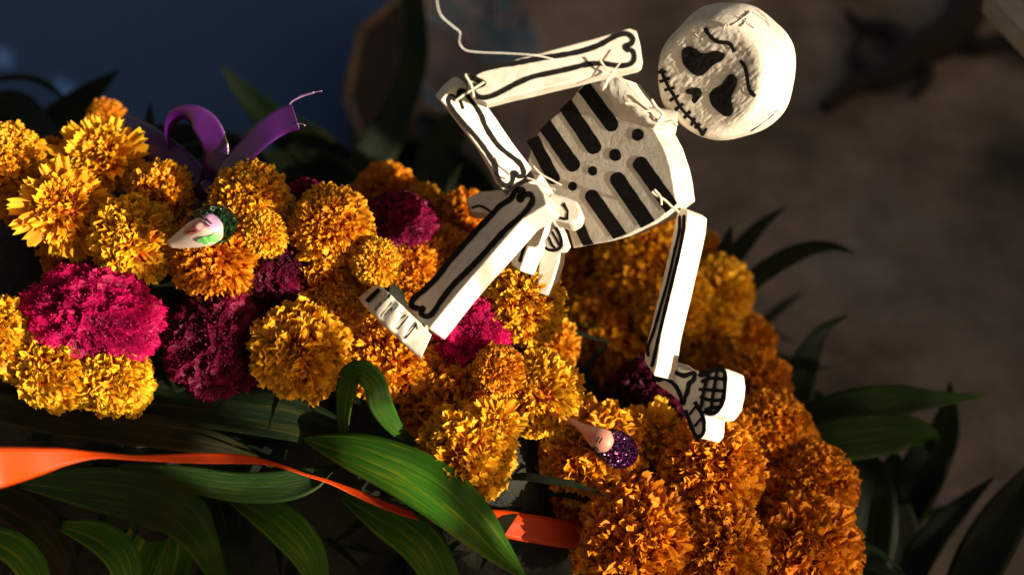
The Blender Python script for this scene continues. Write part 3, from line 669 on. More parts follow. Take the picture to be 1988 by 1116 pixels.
ribbon_part('near_ribbon', [(-60, 914, .84), (0, 907, .85), (70, 896, .87), (130, 886, .885), (190, 883, .90), (260, 888, .91), (330, 889, .92), (400, 889, .93), (470, 891, .94), (530, 900, .95), (600, 923, .96)], [92, 76, 54, 32, 18, 18, 24, 27, 25, 16, 12], [0, 0, .1, .3, .9, 1.1, .9, .7, .8, 1.1, 1.2], ORG, orb)
ribbon_part('middle_ribbon', [(600, 923, .962), (640, 935, .975), (700, 960, .985), (760, 985, .99), (820, 1004, .995), (900, 1012, 1.0)], [12, 13, 18, 18, 16, 30], [1.1, 1.0, .7, .6, .5, .2], ORG, orb)
ribbon_part('far_ribbon', [(900, 1012, 1.002), (960, 1014, 1.005), (1030, 1025, 1.01), (1100, 1036, 1.02), (1160, 1040, 1.03)], [30, 50, 54, 54, 50], [.2, .15, .1, .1, .2], ORG, orb)

# ---------------------------------------------------------------- skeleton
class Face:
    """a flat front face: centre pixel and distance, outward normal in the camera frame"""
    def __init__(s, px, py, d, n):
        s.c = P(px, py, d); s.n = cdir(*n).normalized(); s.d = d
    def at(s, px, py, lift=0.0):
        r = ray(px, py); t = (s.c - CAM).dot(s.n) / r.dot(s.n); return CAM + r * t + s.n * lift
def nrm(dx, dy, t_mm, d):     # the back outline shows dx, dy pixels away from the front one: which way the front faces
    k = d / FPX * 1000 / t_mm; x = -dx * k; y = dy * k
    return (x, y, math.sqrt(max(.08, 1 - x * x - y * y)))
def resample(poly, step=9):
    out = []
    for i, p in enumerate(poly):
        q = poly[(i + 1) % len(poly)]; n = max(1, int(math.dist(p, q) / step))
        for k in range(n): out.append((p[0] + (q[0] - p[0]) * k / n, p[1] + (q[1] - p[1]) * k / n))
    return out
def area(p): return sum(p[i][0] * p[(i + 1) % len(p)][1] - p[(i + 1) % len(p)][0] * p[i][1] for i in range(len(p)))
def prism(name, face, poly, t, parent, rough=.0005, seed=0, mat=None, bev=.0011, back=0.0):
    if area(poly) > 0: poly = poly[::-1]
    poly = resample(poly); n = len(poly)
    cx = sum(p[0] for p in poly) / n; cy = sum(p[1] for p in poly) / n
    V = []
    for lvl in (0, 1, 2, 3):
        for (x, y) in poly:
            q = (x + (cx - x) * back * lvl / 3, y + (cy - y) * back * lvl / 3)
            p = face.at(*q) - face.n * (t * lvl / 3)
            nz = noise.noise_vector(p * 60 + Vector((seed, 0, 0))) * rough * (1.6 if 0 < lvl < 3 else 1)
            if lvl == 0: nz = nz - face.n * nz.dot(face.n)
            V.append(p + nz)
    F = [tuple(range(n))]
    for l in range(3):
        for k in range(n): F.append((l * n + (k + 1) % n, l * n + k, (l + 1) * n + k, (l + 1) * n + (k + 1) % n))
    F.append(tuple(3 * n + k for k in range(n))[::-1])
    me = mesh(name, V, F, mat or PAPER)
    bm = bmesh.new(); bm.from_mesh(me); bmesh.ops.recalc_face_normals(bm, faces=bm.faces); bm.to_mesh(me); bm.free()
    o = link(name, me, parent)
    if bev:
        b = o.modifiers.new('soft_edges', 'BEVEL'); b.width = bev; b.segments = 2; b.limit_method = 'ANGLE'; b.angle_limit = math.radians(40)
    return o
def stroke_poly(pts, w, closed=False, sub=6, seed=0, vary=.12):
    c = catmull_closed(pts, sub) if closed else catmull(pts, sub); n = len(c); L = []; Rr = []; rs = random.Random(seed)
    for i in range(n):
        a = c[(i - 1) % n] if closed else c[max(i - 1, 0)]; b = c[(i + 1) % n] if closed else c[min(i + 1, n - 1)]
        t = b - a; t /= (np.linalg.norm(t) + 1e-9); nn = np.array([-t[1], t[0]])
        ww = w / 2 * (1 + vary * noise.noise(Vector((c[i][0] * .09, c[i][1] * .09, seed))) * 2)
        if not closed and (i == 0 or i == n - 1): ww *= .55
        L.append(c[i] + nn * ww); Rr.append(c[i] - nn * ww)
    return L, Rr
def stroke(name, face, pts, w, parent, closed=False, mat=None, lift=.00035, sub=6, seed=0, at=None):
    L, Rr = stroke_poly(pts, w, closed, sub, seed); n = len(L)
    f = at or (lambda x, y: face.at(x, y, lift))
    V = [];
    for a, b in zip(L, Rr):
        m = (a + b) / 2; V += [f(*a), f(*m), f(*b)]
    F = []
    for i in range(n if closed else n - 1):
        j = (i + 1) % n; F += [(3 * i, 3 * i + 1, 3 * j + 1, 3 * j), (3 * i + 1, 3 * i + 2, 3 * j + 2, 3 * j + 1)]
    return link(name, mesh(name, V, F, mat or INK, True), parent)
def blob(name, face, poly, parent, lift=.0005, mat=None, smooth=True, at=None, rings=1):
    c = catmull_closed(poly, 5) if smooth else [np.array(p, float) for p in poly]
    f = at or (lambda x, y: face.at(x, y, lift))
    if rings == 1:
        V = [f(*p) for p in c]; F = [tuple(range(len(c)))]
        me = mesh(name, V, F, mat or INK)
        bm = bmesh.new(); bm.from_mesh(me); bmesh.ops.triangulate(bm, faces=bm.faces); bm.to_mesh(me); bm.free()
    else:
        cen = sum(c) / len(c); n = len(c); V = []; F = []
        for r in range(rings): V += [f(*(cen + (p - cen) * (1 - r / rings))) for p in c]
        V.append(f(*cen))
        for r in range(rings - 1):
            for k in range(n): F.append((r * n + k, r * n + (k + 1) % n, (r + 1) * n + (k + 1) % n, (r + 1) * n + k))
        for k in range(n): F.append(((rings - 1) * n + k, (rings - 1) * n + (k + 1) % n, rings * n))
        me = mesh(name, V, F, mat or INK, True)
    return link(name, me, parent)
def clip(poly, a, b):          # keep the side to the left of a->b (pixel frame)
    def side(p): return (b[0] - a[0]) * (p[1] - a[1]) - (b[1] - a[1]) * (p[0] - a[0])
    out = []
    for i in range(len(poly)):
        p, q = poly[i], poly[(i + 1) % len(poly)]; sp, sq = side(p), side(q)
        if sp >= 0: out.append(p)
        if sp * sq < 0: t = sp / (sp - sq); out.append((p[0] + (q[0] - p[0]) * t, p[1] + (q[1] - p[1]) * t))
    return out
def Z(ox, oy, s, pts): return [(ox + x / s, oy + y / s) for x, y in pts]

sk = empty('toy_skeleton', P(1200, 330, 1.0), 'white jointed papier-mache skeleton with black painted bones leaning over the flowers', 'skeleton figure')
# torso
TD = .975; n_t = nrm(46, -6, 31, TD); tf = Face(1190, 300, TD, n_t)
torso_poly = [(1150, 152), (1126, 171), (1101, 205), (1073, 228), (1042, 262), (1030, 290), (1022, 322), (1040, 350), (1066, 378), (1092, 410), (1104, 452), (1112, 482), (1140, 476), (1178, 470), (1210, 462), (1240, 446), (1262, 437), (1282, 424), (1304, 404), (1314, 396), (1309, 360), (1302, 325), (1288, 285), (1270, 250), (1262, 243), (1232, 196), (1200, 150), (1175, 143)]
torso = prism('torso', tf, torso_poly, .036, sk, .0006, 3, back=.05, bev=.0009)
# ribs stand slightly proud of the black gaps between them: the gaps are the painted bars
def bar(a, b, w, cut=None):
    a = np.array(a, float); b = np.array(b, float); t = (b - a) / np.linalg.norm(b - a); n = np.array([-t[1], t[0]]) * w / 2
    p = [tuple(a + n - t * 4)]; p += [tuple(a + n + (b - a) * f_) for f_ in (.33, .66)]; p.append(tuple(b + n - t * w * .4))
    for k in range(1, 6):
        an = k / 6 * math.pi; p.append(tuple(b - t * w * .4 + n * math.cos(an) + t * math.sin(an) * w * .45))
    p.append(tuple(b - n - t * w * .4)); p += [tuple(a - n + (b - a) * f_) for f_ in (.66, .33)]; p.append(tuple(a - n - t * 4))
    p = resample(p, 6); q = []
    for (x, y) in p:
        z = noise.noise(Vector((x * .06, y * .06, 1))) * 2.0; q.append((x + z, y + z * .5))
    if cut:
        for k in range(len(cut) - 1): q = clip(q, cut[k], cut[k + 1])
    return q
LE = ((1039, 262), (1148, 153)); RE = ((1314, 397), (1304, 405), (1283, 423), (1241, 445), (1178, 469), (1113, 481))
for a, b, w_, cut in [((1130, 164), (1195, 252), 28, LE), ((1096, 201), (1160, 296), 30, LE), ((1056, 240), (1119, 330), 28, LE), ((1036, 272), (1080, 356), 25, None),
                      ((1326, 434), (1236, 308), 30, RE), ((1284, 472), (1192, 338), 30, RE), ((1226, 490), (1143, 372), 27, RE), ((1150, 492), (1120, 428), 20, RE)]:
    blob('rib_gap_mark', tf, bar(a, b, w_, cut), torso, smooth=False, lift=.0004)
for x, y, r in [(1238, 262, 11.5), (1195, 301, 11.5), (1151, 332, 9), (1112, 362, 8.5)]:
    blob('sternum_dot', tf, [(x + r * math.cos(k / 10 * 6.283) * (1 + .08 * R.uniform(-1, 1)), y + r * 1.05 * math.sin(k / 10 * 6.283)) for k in range(10)], torso, lift=.0004)
# collar fold: a curled paper flap above the chest
V = []; F = []
top = [(1152, 150), (1180, 140), (1204, 146), (1232, 176), (1262, 214), (1288, 240)]
bot = [(1172, 182), (1192, 200), (1204, 232), (1226, 238), (1250, 246), (1272, 250)]
for (a, b) in zip(catmull(top, 5), catmull(bot, 5)):
    for k in range(7):
        s = k / 6; x, y = a * (1 - s) + b * s; V.append(tf.at(x, y, .001 + .006 * math.sin(s * math.pi) * (1 if k < 6 else 0) + .0012 * noise.noise(Vector((x * .1, y * .1, 0)))))
nn_ = len(V) // 7
for i in range(nn_ - 1):
    for k in range(6): F.append((i * 7 + k, i * 7 + k + 1, (i + 1) * 7 + k + 1, (i + 1) * 7 + k))
link('collar_flap', mesh('collar_flap', V, F, PAPER, True), torso)
neck = tube_px('neck', [(1255, 232, .985), (1285, 236, .985), (1312, 238, .985)], [.009] * 17, PAPER, sk, 8, 14)

# skull: a rounded head with a flattened face
HC = P(1411, 142, .985); HR = 130.5 / FPX * .985; HN = cdir(-.52, -.22, .82).normalized()
bm = bmesh.new(); bmesh.ops.create_icosphere(bm, subdivisions=7, radius=1)
du = cdir(.72, .55, .1); du = (du - HN * du.dot(HN)).normalized(); dv = HN.cross(du)
for v in bm.verts:
    n = v.co.normalized(); p = n.copy()
    h = p.dot(HN); lim = .60
    if h > lim - .12:   # flatten towards the face plane, soft rim
        t = min(1, (h - lim + .12) / .24); hh = lim - .12 + (lim + .02 - (lim - .12)) * (1 - (1 - t) ** 2) if t < 1 else lim + .02
        p = p - HN * (h - hh)
    rad = (p - HN * p.dot(HN)).length
    p = p * (1 + .055 * noise.noise(n * 1.7 + Vector((4, 0, 0))))
    p += du * p.dot(du) * .02
    facew = max(0, min(1, (n.dot(HN) - .45) / .25))
    cr = noise.noise(n * 7 + noise.noise_vector(n * 5) * .8); fine = noise.noise(n * 22 + Vector((0, 5, 0))); st = noise.noise(Vector((n.dot(du) * 6, n.dot(dv) * 38, n.dot(HN) * 6)))
    p += n * ((.015 * abs(cr) + .003 * fine + .008 * st) * facew + (.001 * fine + .003 * cr) * (1 - facew))
    v.co = HC + p * HR
bmesh.ops.recalc_face_normals(bm, faces=bm.faces)
bvh = BVHTree.FromBMesh(bm)
me = bpy.data.meshes.new('skull'); bm.to_mesh(me); bm.free(); me.materials.append(PAPER); me.polygons.foreach_set('use_smooth', [True] * len(me.polygons))
skull = link('skull', me, sk)
def hat(x, y, lift=.0007):
    r = ray(x, y).normalized(); loc, nor, i, dd = bvh.ray_cast(CAM, r)
    if loc is None: 
        v = (1410 - x, 140 - y); l_ = math.hypot(*v); return hat(x + v[0] / l_ * 4, y + v[1] / l_ * 4, lift)
    return loc - r * lift * .6 + nor * lift * .6
HZ = lambda pts: Z(1200, 0, 3.4875, pts)
blob('eye_socket_mark', None, HZ([(430, 370), (440, 335), (480, 315), (530, 335), (560, 360), (600, 362), (660, 345), (710, 360), (725, 385), (700, 415), (650, 440), (610, 480), (560, 515), (520, 510), (480, 480), (440, 430)]), skull, at=hat, rings=7)
blob('eye_socket_mark', None, HZ([(730, 530), (765, 502), (800, 520), (808, 560), (790, 610), (768, 660), (775, 710), (780, 755), (760, 785), (720, 788), (670, 750), (630, 705), (618, 640), (650, 600), (690, 580)]), skull, at=hat, rings=7)
blob('nose_mark', None, HZ([(460, 610), (500, 598), (545, 595), (567, 620), (560, 650), (535, 690), (515, 700), (497, 680), (505, 655), (495, 640), (465, 635)]), skull, at=hat, rings=4)
stroke('eyebrow_mark', None, HZ([(590, 188), (605, 220), (640, 262), (690, 288), (740, 290), (768, 312), (788, 355)]), 8.0, skull, at=hat)
stroke('eyebrow_mark', None, HZ([(828, 412), (855, 445), (872, 500), (880, 560), (895, 615), (930, 655)]), 8.0, skull, at=hat)
mouth = HZ([(295, 465), (310, 520), (340, 585), (380, 650), (415, 715), (460, 770), (510, 820), (545, 865), (575, 915)])
stroke('mouth_mark', None, mouth, 6.5, skull, at=hat)
for (a, b) in [((272, 492), (330, 486)), ((282, 556), (352, 530)), ((314, 614), (384, 592)), ((350, 685), (412, 646)), ((385, 748), (442, 700)), ((446, 802), (492, 752)), ((494, 852), (522, 800)), ((520, 868), (556, 838)), ((566, 915), (602, 868))]:
    stroke('stitch_mark', None, HZ([a, ((a[0] + b[0]) / 2, (a[1] + b[1]) / 2), b]), 6.5, skull, at=hat)
stroke('crease', None, HZ([(880, 370), (900, 400), (912, 440)]), 1.6, skull, at=hat, mat=WORN)
stroke('crease', None, HZ([(895, 890), (1000, 820), (1085, 740)]), 1.5, skull, at=hat, mat=WORN)
for pts in [[(715, 205), (735, 160), (752, 190)], [(770, 180), (860, 120), (900, 85)], [(820, 120), (880, 165), (930, 200)], [(840, 185), (880, 120), (885, 85)], [(905, 85), (950, 110), (980, 130)], [(940, 75), (990, 120), (1030, 190)], [(520, 225), (560, 265), (575, 262)], [(960, 110), (1000, 150), (1020, 165)]]:
    c = catmull([hat(*p, .0012) for p in HZ(pts)], 5); link('thread', tube_mesh('thread', [Vector(p) for p in c], .00045, PAPER, 5), skull)

# limbs ------------------------------------------------------------
A1 = lambda pts: Z(820, 0, 2.79, pts)
uf = Face(1080, 125, .925, (-.02, .10, .99))
upper = prism('upper_arm', uf, A1([(238, 402), (520, 318), (800, 246), (990, 192), (1120, 152), (1160, 165), (1180, 240), (1196, 345), (1170, 362), (1055, 388), (900, 422), (600, 495), (345, 556), (290, 538), (262, 500), (246, 450)]), .017, sk, .0004, 5)
stroke('bone_outline', uf, A1([(262, 418), (330, 378), (420, 358), (520, 342), (640, 318), (760, 300), (860, 280), (950, 250), (1010, 218), (1060, 192), (1110, 186), (1140, 212), (1130, 240), (1098, 254), (1112, 272), (1142, 282), (1146, 325), (1120, 352), (1060, 358), (980, 346), (900, 350), (800, 374), (700, 396), (600, 418), (520, 450), (440, 492), (370, 524), (318, 530), (288, 512), (275, 482), (318, 462), (330, 450), (290, 430)]), 10.5, upper, closed=True, seed=2)
f2 = lambda pts: Z(840, 130, 4.133, pts)
ff = Face(945, 265, .955, (.28, -.30, .91))
fore = prism('forearm', ff, f2([(62, 268), (140, 180), (215, 118), (255, 122), (300, 200), (420, 290), (520, 430), (640, 610), (800, 820), (730, 900), (610, 985), (560, 990), (500, 850), (420, 720), (300, 560), (150, 365)]), .018, sk, .0004, 6)
stroke('bone_outline', ff, f2([(135, 245), (128, 290), (190, 385), (280, 490), (360, 580), (440, 690), (500, 790), (515, 870), (550, 930), (595, 955), (632, 930), (645, 880), (640, 850), (662, 850), (690, 878), (728, 868), (722, 815), (690, 765), (620, 710), (540, 645), (480, 570), (420, 470), (390, 390), (340, 310), (285, 240), (250, 195), (215, 200), (205, 240), (180, 262), (160, 238)]), 9.5, fore, closed=True, seed=4)
stroke('bone_outline', ff, f2([(215, 262), (232, 300), (245, 340)]), 6, fore)
# the long leg that crosses in front
G = lambda pts: Z(680, 320, 2.79, pts)
lf = Face(920, 500, .962, nrm(23, 20, 14.2, .985))
shin = prism('leg', lf, G([(880, 128), (960, 95), (1010, 105), (1050, 160), (1062, 215), (940, 290), (780, 470), (600, 675), (430, 885), (375, 850), (300, 775), (330, 735), (520, 520), (700, 320)]), .0165, sk, .0004, 8)
stroke('bone_outline', lf, G([(870, 185), (810, 225), (760, 280), (700, 340), (620, 430), (540, 520), (470, 610), (400, 680), (345, 725), (335, 765), (375, 780), (395, 778), (385, 805), (415, 822), (450, 800), (500, 725), (560, 650), (620, 590), (700, 510), (780, 420), (850, 345), (930, 275), (985, 205), (980, 165), (945, 165), (925, 192), (915, 178), (940, 145), (925, 135), (895, 145)]), 11, shin, closed=True, seed=6)
# foot
T = [(838, 650), (818, 628), (796, 608), (782, 594), (769, 582), (754, 567), (740, 556), (727, 551)]
B = [(818, 694), (802, 682), (783, 664), (764, 646), (744, 629), (724, 608), (708, 592), (696, 578)]
dep = [.956, .956, .956, .956, .957, .961, .969, .981]
bump_ = [0, 0, -.001, 0, -.0015, 0, -.001, 0]
TT = catmull([(a[0], a[1], d) for a, d in zip(T, dep)], 5); BB = catmull([(a[0], a[1], d) for a, d in zip(B, dep)], 5)
V = []; F = []; m5 = 8
for i, (a, b) in enumerate(zip(TT, BB)):
    for k in range(m5 + 1):
        s = k / m5; x, y, d = a * (1 - s) + b * s
        d += -.0012 * math.sin(s * math.pi) - .0016 * abs(math.sin(i / 5 * math.pi * .72)) * (1 if i > 9 else 0) ; V.append(P(x, y, d))
    for k in range(m5 + 1):
        s = k / m5; x, y, d = a * (1 - s) + b * s; V.append(P(x, y, d) + cdir(-.1, -.1, -1) * .016)
w2 = 2 * (m5 + 1); NN = len(TT)
for i in range(NN - 1):
    for k in range(m5):
        a = i * w2 + k; F.append((a, a + 1, a + w2 + 1, a + w2)); a += m5 + 1; F.append((a + 1, a, a + w2, a + w2 + 1))
    a = i * w2; F.append((a, a + w2, a + w2 + m5 + 1, a + m5 + 1)); a += m5; F.append((a + w2, a, a + m5 + 1, a + w2 + m5 + 1))
for i in (0, NN - 1):
    for k in range(m5): a = i * w2 + k; F.append((a, a + 1, a + m5 + 2, a + m5 + 1))
me = mesh('foot', V, F, PAPER, True)
bm = bmesh.new(); bm.from_mesh(me); bmesh.ops.recalc_face_normals(bm, faces=bm.faces); fb = BVHTree.FromBMesh(bm); bm.to_mesh(me); bm.free()
foot = link('foot', me, sk)
def fat(x, y):
    r = ray(x, y).normalized(); loc, nor, i, dd = fb.ray_cast(CAM, r)
    if loc is None: return P(x, y, .957)
    return loc - r * .0013
FT = lambda pts: Z(680, 530, 6.2, pts)
for pts, w_, mt in [([(350, 190), (270, 270), (195, 345)], 9, INK), ([(450, 290), (400, 330), (330, 400), (300, 460)], 6.5, WORN), ([(575, 370), (510, 430), (430, 510), (420, 550)], 8, WORN), ([(705, 510), (640, 590), (560, 680)], 3, INK), ([(805, 610), (740, 690), (660, 790)], 3.4, INK), ([(480, 250), (450, 300)], 5, INK)]:
    stroke('toe_mark', None, FT(pts), w_, foot, at=fat, mat=mt)
# the arm that hangs down at the right
AR = lambda pts: Z(1180, 380, 2.147, pts)
rf = Face(1290, 560, .965, nrm(44, 12, 22, .965))
arm = prism('hanging_arm', rf, AR([(288, 66), (312, 48), (334, 66), (328, 130), (300, 260), (262, 420), (222, 590), (206, 700), (192, 752), (150, 686), (160, 620), (215, 400), (262, 200)]), .022, sk, .0003, 9)
stroke('bone_outline', rf, AR([(300, 82), (298, 150), (280, 230), (255, 340), (225, 450), (190, 570), (168, 630), (170, 670)]), 6, arm)
stroke('bone_outline', rf, AR([(318, 80), (316, 140), (302, 220), (276, 330), (246, 450), (215, 580), (190, 690), (180, 712)]), 7, arm)
HD = lambda pts: Z(1240, 660, 5.07, pts)
hf = Face(1345, 770, .958, nrm(47, 16, 26, .958))
hand = prism('hand', hf, HD([(165, 425), (150, 350), (185, 240), (240, 170), (300, 185), (430, 290), (600, 302), (680, 280), (770, 262), (850, 285), (868, 400), (858, 520), (828, 640), (750, 742), (700, 752), (655, 745), (655, 850), (645, 915), (600, 972), (540, 935), (500, 850), (450, 710), (400, 605), (300, 520)]), .026, sk, .0006, 10, bev=.0016)
stroke('bone_outline', hf, HD([(225, 195), (275, 215), (330, 285), (390, 330), (450, 350), (510, 330), (552, 325), (540, 390), (495, 430), (482, 500), (455, 570), (435, 625), (410, 540), (370, 460), (310, 400), (250, 378), (185, 392), (172, 350), (205, 290)]), 8.5, hand, closed=True)
stroke('finger_outline', hf, HD([(595, 325), (680, 312), (770, 285), (845, 310), (852, 420), (845, 520), (815, 640), (750, 715), (690, 715), (645, 690)]), 9, hand)
for pts in [[(615, 415), (700, 375), (845, 385)], [(590, 485), (700, 490), (845, 500)], [(600, 555), (700, 590), (830, 590)], [(650, 690), (720, 668), (800, 655)], [(600, 330), (610, 350), (690, 335)]]:
    stroke('knuckle_mark', hf, HD(pts), 7.0, hand)
for pts in [[(700, 315), (665, 420), (635, 560), (620, 670)], [(775, 290), (760, 400), (735, 540), (715, 700)]]:
    stroke('finger_line', hf, HD(pts), 7.0, hand, lift=.0007)
stroke('thumb_outline', hf, HD([(458, 685), (500, 800), (545, 910), (590, 955), (640, 905), (645, 820), (625, 730), (585, 660), (550, 605)]), 8.5, hand)
stroke('thumb_mark', hf, HD([(500, 735), (540, 680), (575, 640)]), 5, hand); stroke('thumb_mark', hf, HD([(550, 850), (600, 790), (640, 745)]), 5, hand)
# pelvis, the two folded legs behind and the hand on the hip
PV = lambda pts: Z(960, 320, 4.65, pts)
pf = Face(1085, 400, .962, nrm(10, 12, 20, .962))
pel = prism('pelvis', pf, PV([(500, 250), (640, 290), (745, 330), (785, 415), (770, 490), (690, 540), (620, 520), (545, 500), (505, 510), (490, 420), (470, 330)]), .020, sk, .0006, 11, bev=.0018)
blob('hip_mark', pf, PV([(632, 335), (672, 420), (668, 500), (630, 505), (570, 490), (580, 465), (640, 480), (655, 430), (625, 385), (605, 370)]), pel, smooth=False)
jf = Face(1030, 345, .975, (.3, .1, .93))
prism('hip_joint', jf, PV([(300, 150), (380, 130), (420, 70), (450, 110), (530, 230), (560, 300), (470, 330), (420, 260), (330, 220)]), .012, sk, .0008, 12)
bf = Face(1030, 480, .995, nrm(26, 8, 18, .995))
back1 = prism('thigh', bf, PV([(430, 300), (462, 330), (466, 380), (400, 560), (350, 660), (280, 830), (230, 960), (150, 900), (140, 800), (250, 560), (350, 400)]), .020, sk, .0004, 13)
stroke('bone_outline', bf, PV([(462, 355), (440, 440), (350, 560), (300, 660), (262, 770), (228, 880)]), 6.5, back1)
stroke('bone_outline', bf, PV([(205, 640), (165, 730), (145, 810)]), 4.5, back1)
bf2 = Face(1070, 520, 1.01, (-.25, .1, .96))
back2 = prism('folded_leg', bf2, PV([(450, 560), (600, 700), (580, 860), (530, 1030), (470, 1180), (380, 1150), (400, 900), (420, 740)]), .018, sk, .0004, 14)
sf = Face(1078, 455, .978, (-.35, .0, .93))
hip = prism('hip_hand', sf, PV([(545, 520), (600, 620), (640, 740), (600, 790), (520, 790), (455, 760), (450, 680), (500, 600)]), .014, sk, .0004, 15)
stroke('finger_outline', sf, PV([(540, 540), (590, 630), (605, 720), (570, 765), (500, 770), (455, 745)]), 6, hip)
stroke('finger_line', sf, PV([(520, 600), (560, 670), (590, 730)]), 4.5, hip); stroke('finger_line', sf, PV([(490, 650), (520, 720), (550, 750)]), 4.5, hip)
kf = Face(935, 385, 1.04, (.0, .2, .95))
kn = prism('knee', kf, [(905, 385), (930, 372), (975, 368), (985, 385), (960, 415), (915, 410)], .02, sk, .0004, 16)
stroke('bone_outline', kf, [(915, 405), (930, 400), (945, 406), (955, 414)], 5, kn)
# joint wires
def wire(pts, d, r=.0007, mat=THREAD, name='joint_wire'):
    r *= .7
    return tube_px(name, [(x, y, d) for x, y in pts], r, mat, sk, 6, 6)
wire(f2([(180, 275), (250, 225), (330, 175), (412, 122)]), .922, .0011)
wire(f2([(262, 60), (275, 90), (310, 150), (330, 245)]), .918, .0012)
wire(A1([(960, 325), (1000, 380), (1040, 400), (1010, 430), (985, 480)]), .918, .0011); wire(A1([(1120, 285), (1065, 350), (1010, 420), (975, 490)]), .917, .0006)
wire(A1([(940, 355), (1060, 420), (1160, 540), (1240, 600)]), .935, .0004); wire(A1([(1095, 560), (1150, 565), (1200, 600), (1250, 600)]), .948, .0009)
wire(A1([(1240, 540), (1265, 580), (1300, 620), (1275, 660)]), .95, .0016, PAPER); wire(A1([(1250, 640), (1300, 670), (1350, 660), (1380, 680)]), .952, .0018, PAPER, 'neck_tie')
wire([(1265, 372), (1275, 380), (1290, 388), (1305, 402), (1318, 412)], .948, .0012); wire([(1270, 368), (1282, 382), (1284, 398)], .947, .0011)
wire([(1035, 322), (1050, 338), (1072, 350), (1090, 360)], .943, .0009, PAPER); wire([(1022, 345), (1042, 352), (1060, 362), (1078, 368)], .944, .0008, PAPER)
wire([(824, 640), (828, 632), (830, 645)], .950, .0008)
# the long pale wire it hangs by
hw = link('hanging_wire', tube_mesh('hanging_wire', [P(*v) for v in catmull([(842, -60, .86), (848, 0, .87), (856, 30, .875), (880, 52, .88), (893, 64, .885), (892, 84, .89), (905, 98, .893), (935, 102, .896), (985, 104, .90), (1040, 108, .905), (1085, 118, .918)], 8)], .0003, WIRE, 8))
tag(hw, 'thin pale wire curling down to the raised arm of the skeleton', 'wire')

# ---------------------------------------------------------------- small hooded clay faces
def lathe_along(name, a, b, prof, mat, parent, n=28, flat=1.0, rng_noise=0.0, bend=0.0):
    ax = (b - a); L = ax.length; t = ax.normalized(); view = (CAM - a).normalized(); s = t.cross(view).normalized(); u = s.cross(t).normalized()
    V = []; F = []
    for (z, r) in prof:
        c = a + t * L * z + u * bend * math.sin(z * math.pi)
        for k in range(n):
            q = k / n * 2 * math.pi; V.append(c + (s * math.cos(q) + u * math.sin(q) * flat) * r)
    for i in range(len(prof) - 1):
        for k in range(n): F.append((i * n + k, i * n + (k + 1) % n, (i + 1) * n + (k + 1) % n, (i + 1) * n + k))
    F.append(tuple(range(n))[::-1]); F.append(tuple((len(prof) - 1) * n + k for k in range(n)))
    me = mesh(name, V, F, mat, True)
    bm = bmesh.new(); bm.from_mesh(me); bmesh.ops.recalc_face_normals(bm, faces=bm.faces); bv = BVHTree.FromBMesh(bm); bm.to_mesh(me); bm.free()
    return link(name, me, parent), bv
def on(bv, x, y, lift=.0005):
    r = ray(x, y).normalized(); loc, nor, i, dd = bv.ray_cast(CAM, r)
    if loc is None:
        return None
    return loc + nor * lift
def surf_blob(name, bv, poly, mat, parent, rings=5, lift=.0005):
    c = catmull_closed(poly, 4); cen = sum(c) / len(c); V = []; F = []; n = len(c)
    def f(p):
        for k in range(20):
            q = p + (cen - p) * k / 20; h = on(bv, q[0], q[1], lift)
            if h is not None: return h
    for r in range(rings): V += [f(cen + (p - cen) * (1 - r / rings)) for p in c]
    V.append(f(cen))
    for r in range(rings - 1):
        for k in range(n): F.append((r * n + k, r * n + (k + 1) % n, (r + 1) * n + (k + 1) % n, (r + 1) * n + k))
    for k in range(n): F.append(((rings - 1) * n + k, (rings - 1) * n + (k + 1) % n, rings * n))
    return link(name, mesh(name, V, F, mat, True), parent)
skin1 = mat_simple('pink_clay', (.72, .45, .42), .45, None, (60, (.78, .62, .55))); blush = mat_simple('red_blush', (.55, .10, .09), .45, None, (300, (.65, .22, .17)))
lilac = mat_simple('lilac_clay', (.45, .25, .40), .45); cream = mat_simple('cream_clay', (.55, .47, .36), .5, None, (60, (.62, .50, .42)))
ghood = mat_glitter('green_glitter_paint', (.006, .040, .010), (.02, .09, .015)); gl = mat_simple('bright_green_paint', (.05, .40, .04), .4, (200, .6, .002), (200, (.25, .6, .2)))
phood = mat_glitter('purple_glitter_paint', (.015, .004, .03), (.40, .015, .32))
fg = empty('hooded_clay_face', P(400, 440, .97), 'small cream clay face with a dark green hood lying on a frayed marigold', 'clay figure')
s_ = .97 / FPX
hood, hv = lathe_along('hood', P(360, 446, .968), P(462, 428, .968), [(0, .003), (.05, 16 * s_), (.2, 32 * s_), (.45, 40 * s_), (.7, 37 * s_), (.88, 26 * s_), (.98, 10 * s_), (1, .001)], ghood, fg)
bod, bv1 = lathe_along('face', P(330, 474, .964), P(428, 437, .944), [(0, .003), (.06, 10 * s_), (.25, 18 * s_), (.5, 26 * s_), (.75, 30 * s_), (.9, 26 * s_), (1, 9 * s_)], cream, fg, flat=.8)
Q = lambda pts: Z(300, 380, 6.2, pts)
surf_blob('forehead', bv1, [(390, 426), (402, 417), (416, 419), (428, 432), (426, 446), (414, 448), (400, 440)], lilac, bod)
surf_blob('cheek', bv1, [(356, 452), (370, 440), (384, 430), (396, 432), (398, 440), (388, 449), (372, 456)], blush, bod, lift=.0007)
surf_blob('nose', bv1, [(384, 440), (394, 434), (399, 439), (390, 446)], skin1, bod, lift=.0022)
surf_blob('green_curl', bv1, [(384, 466), (396, 459), (408, 457), (420, 450), (428, 456), (422, 466), (410, 468), (400, 472)], gl, bod, lift=.0012)
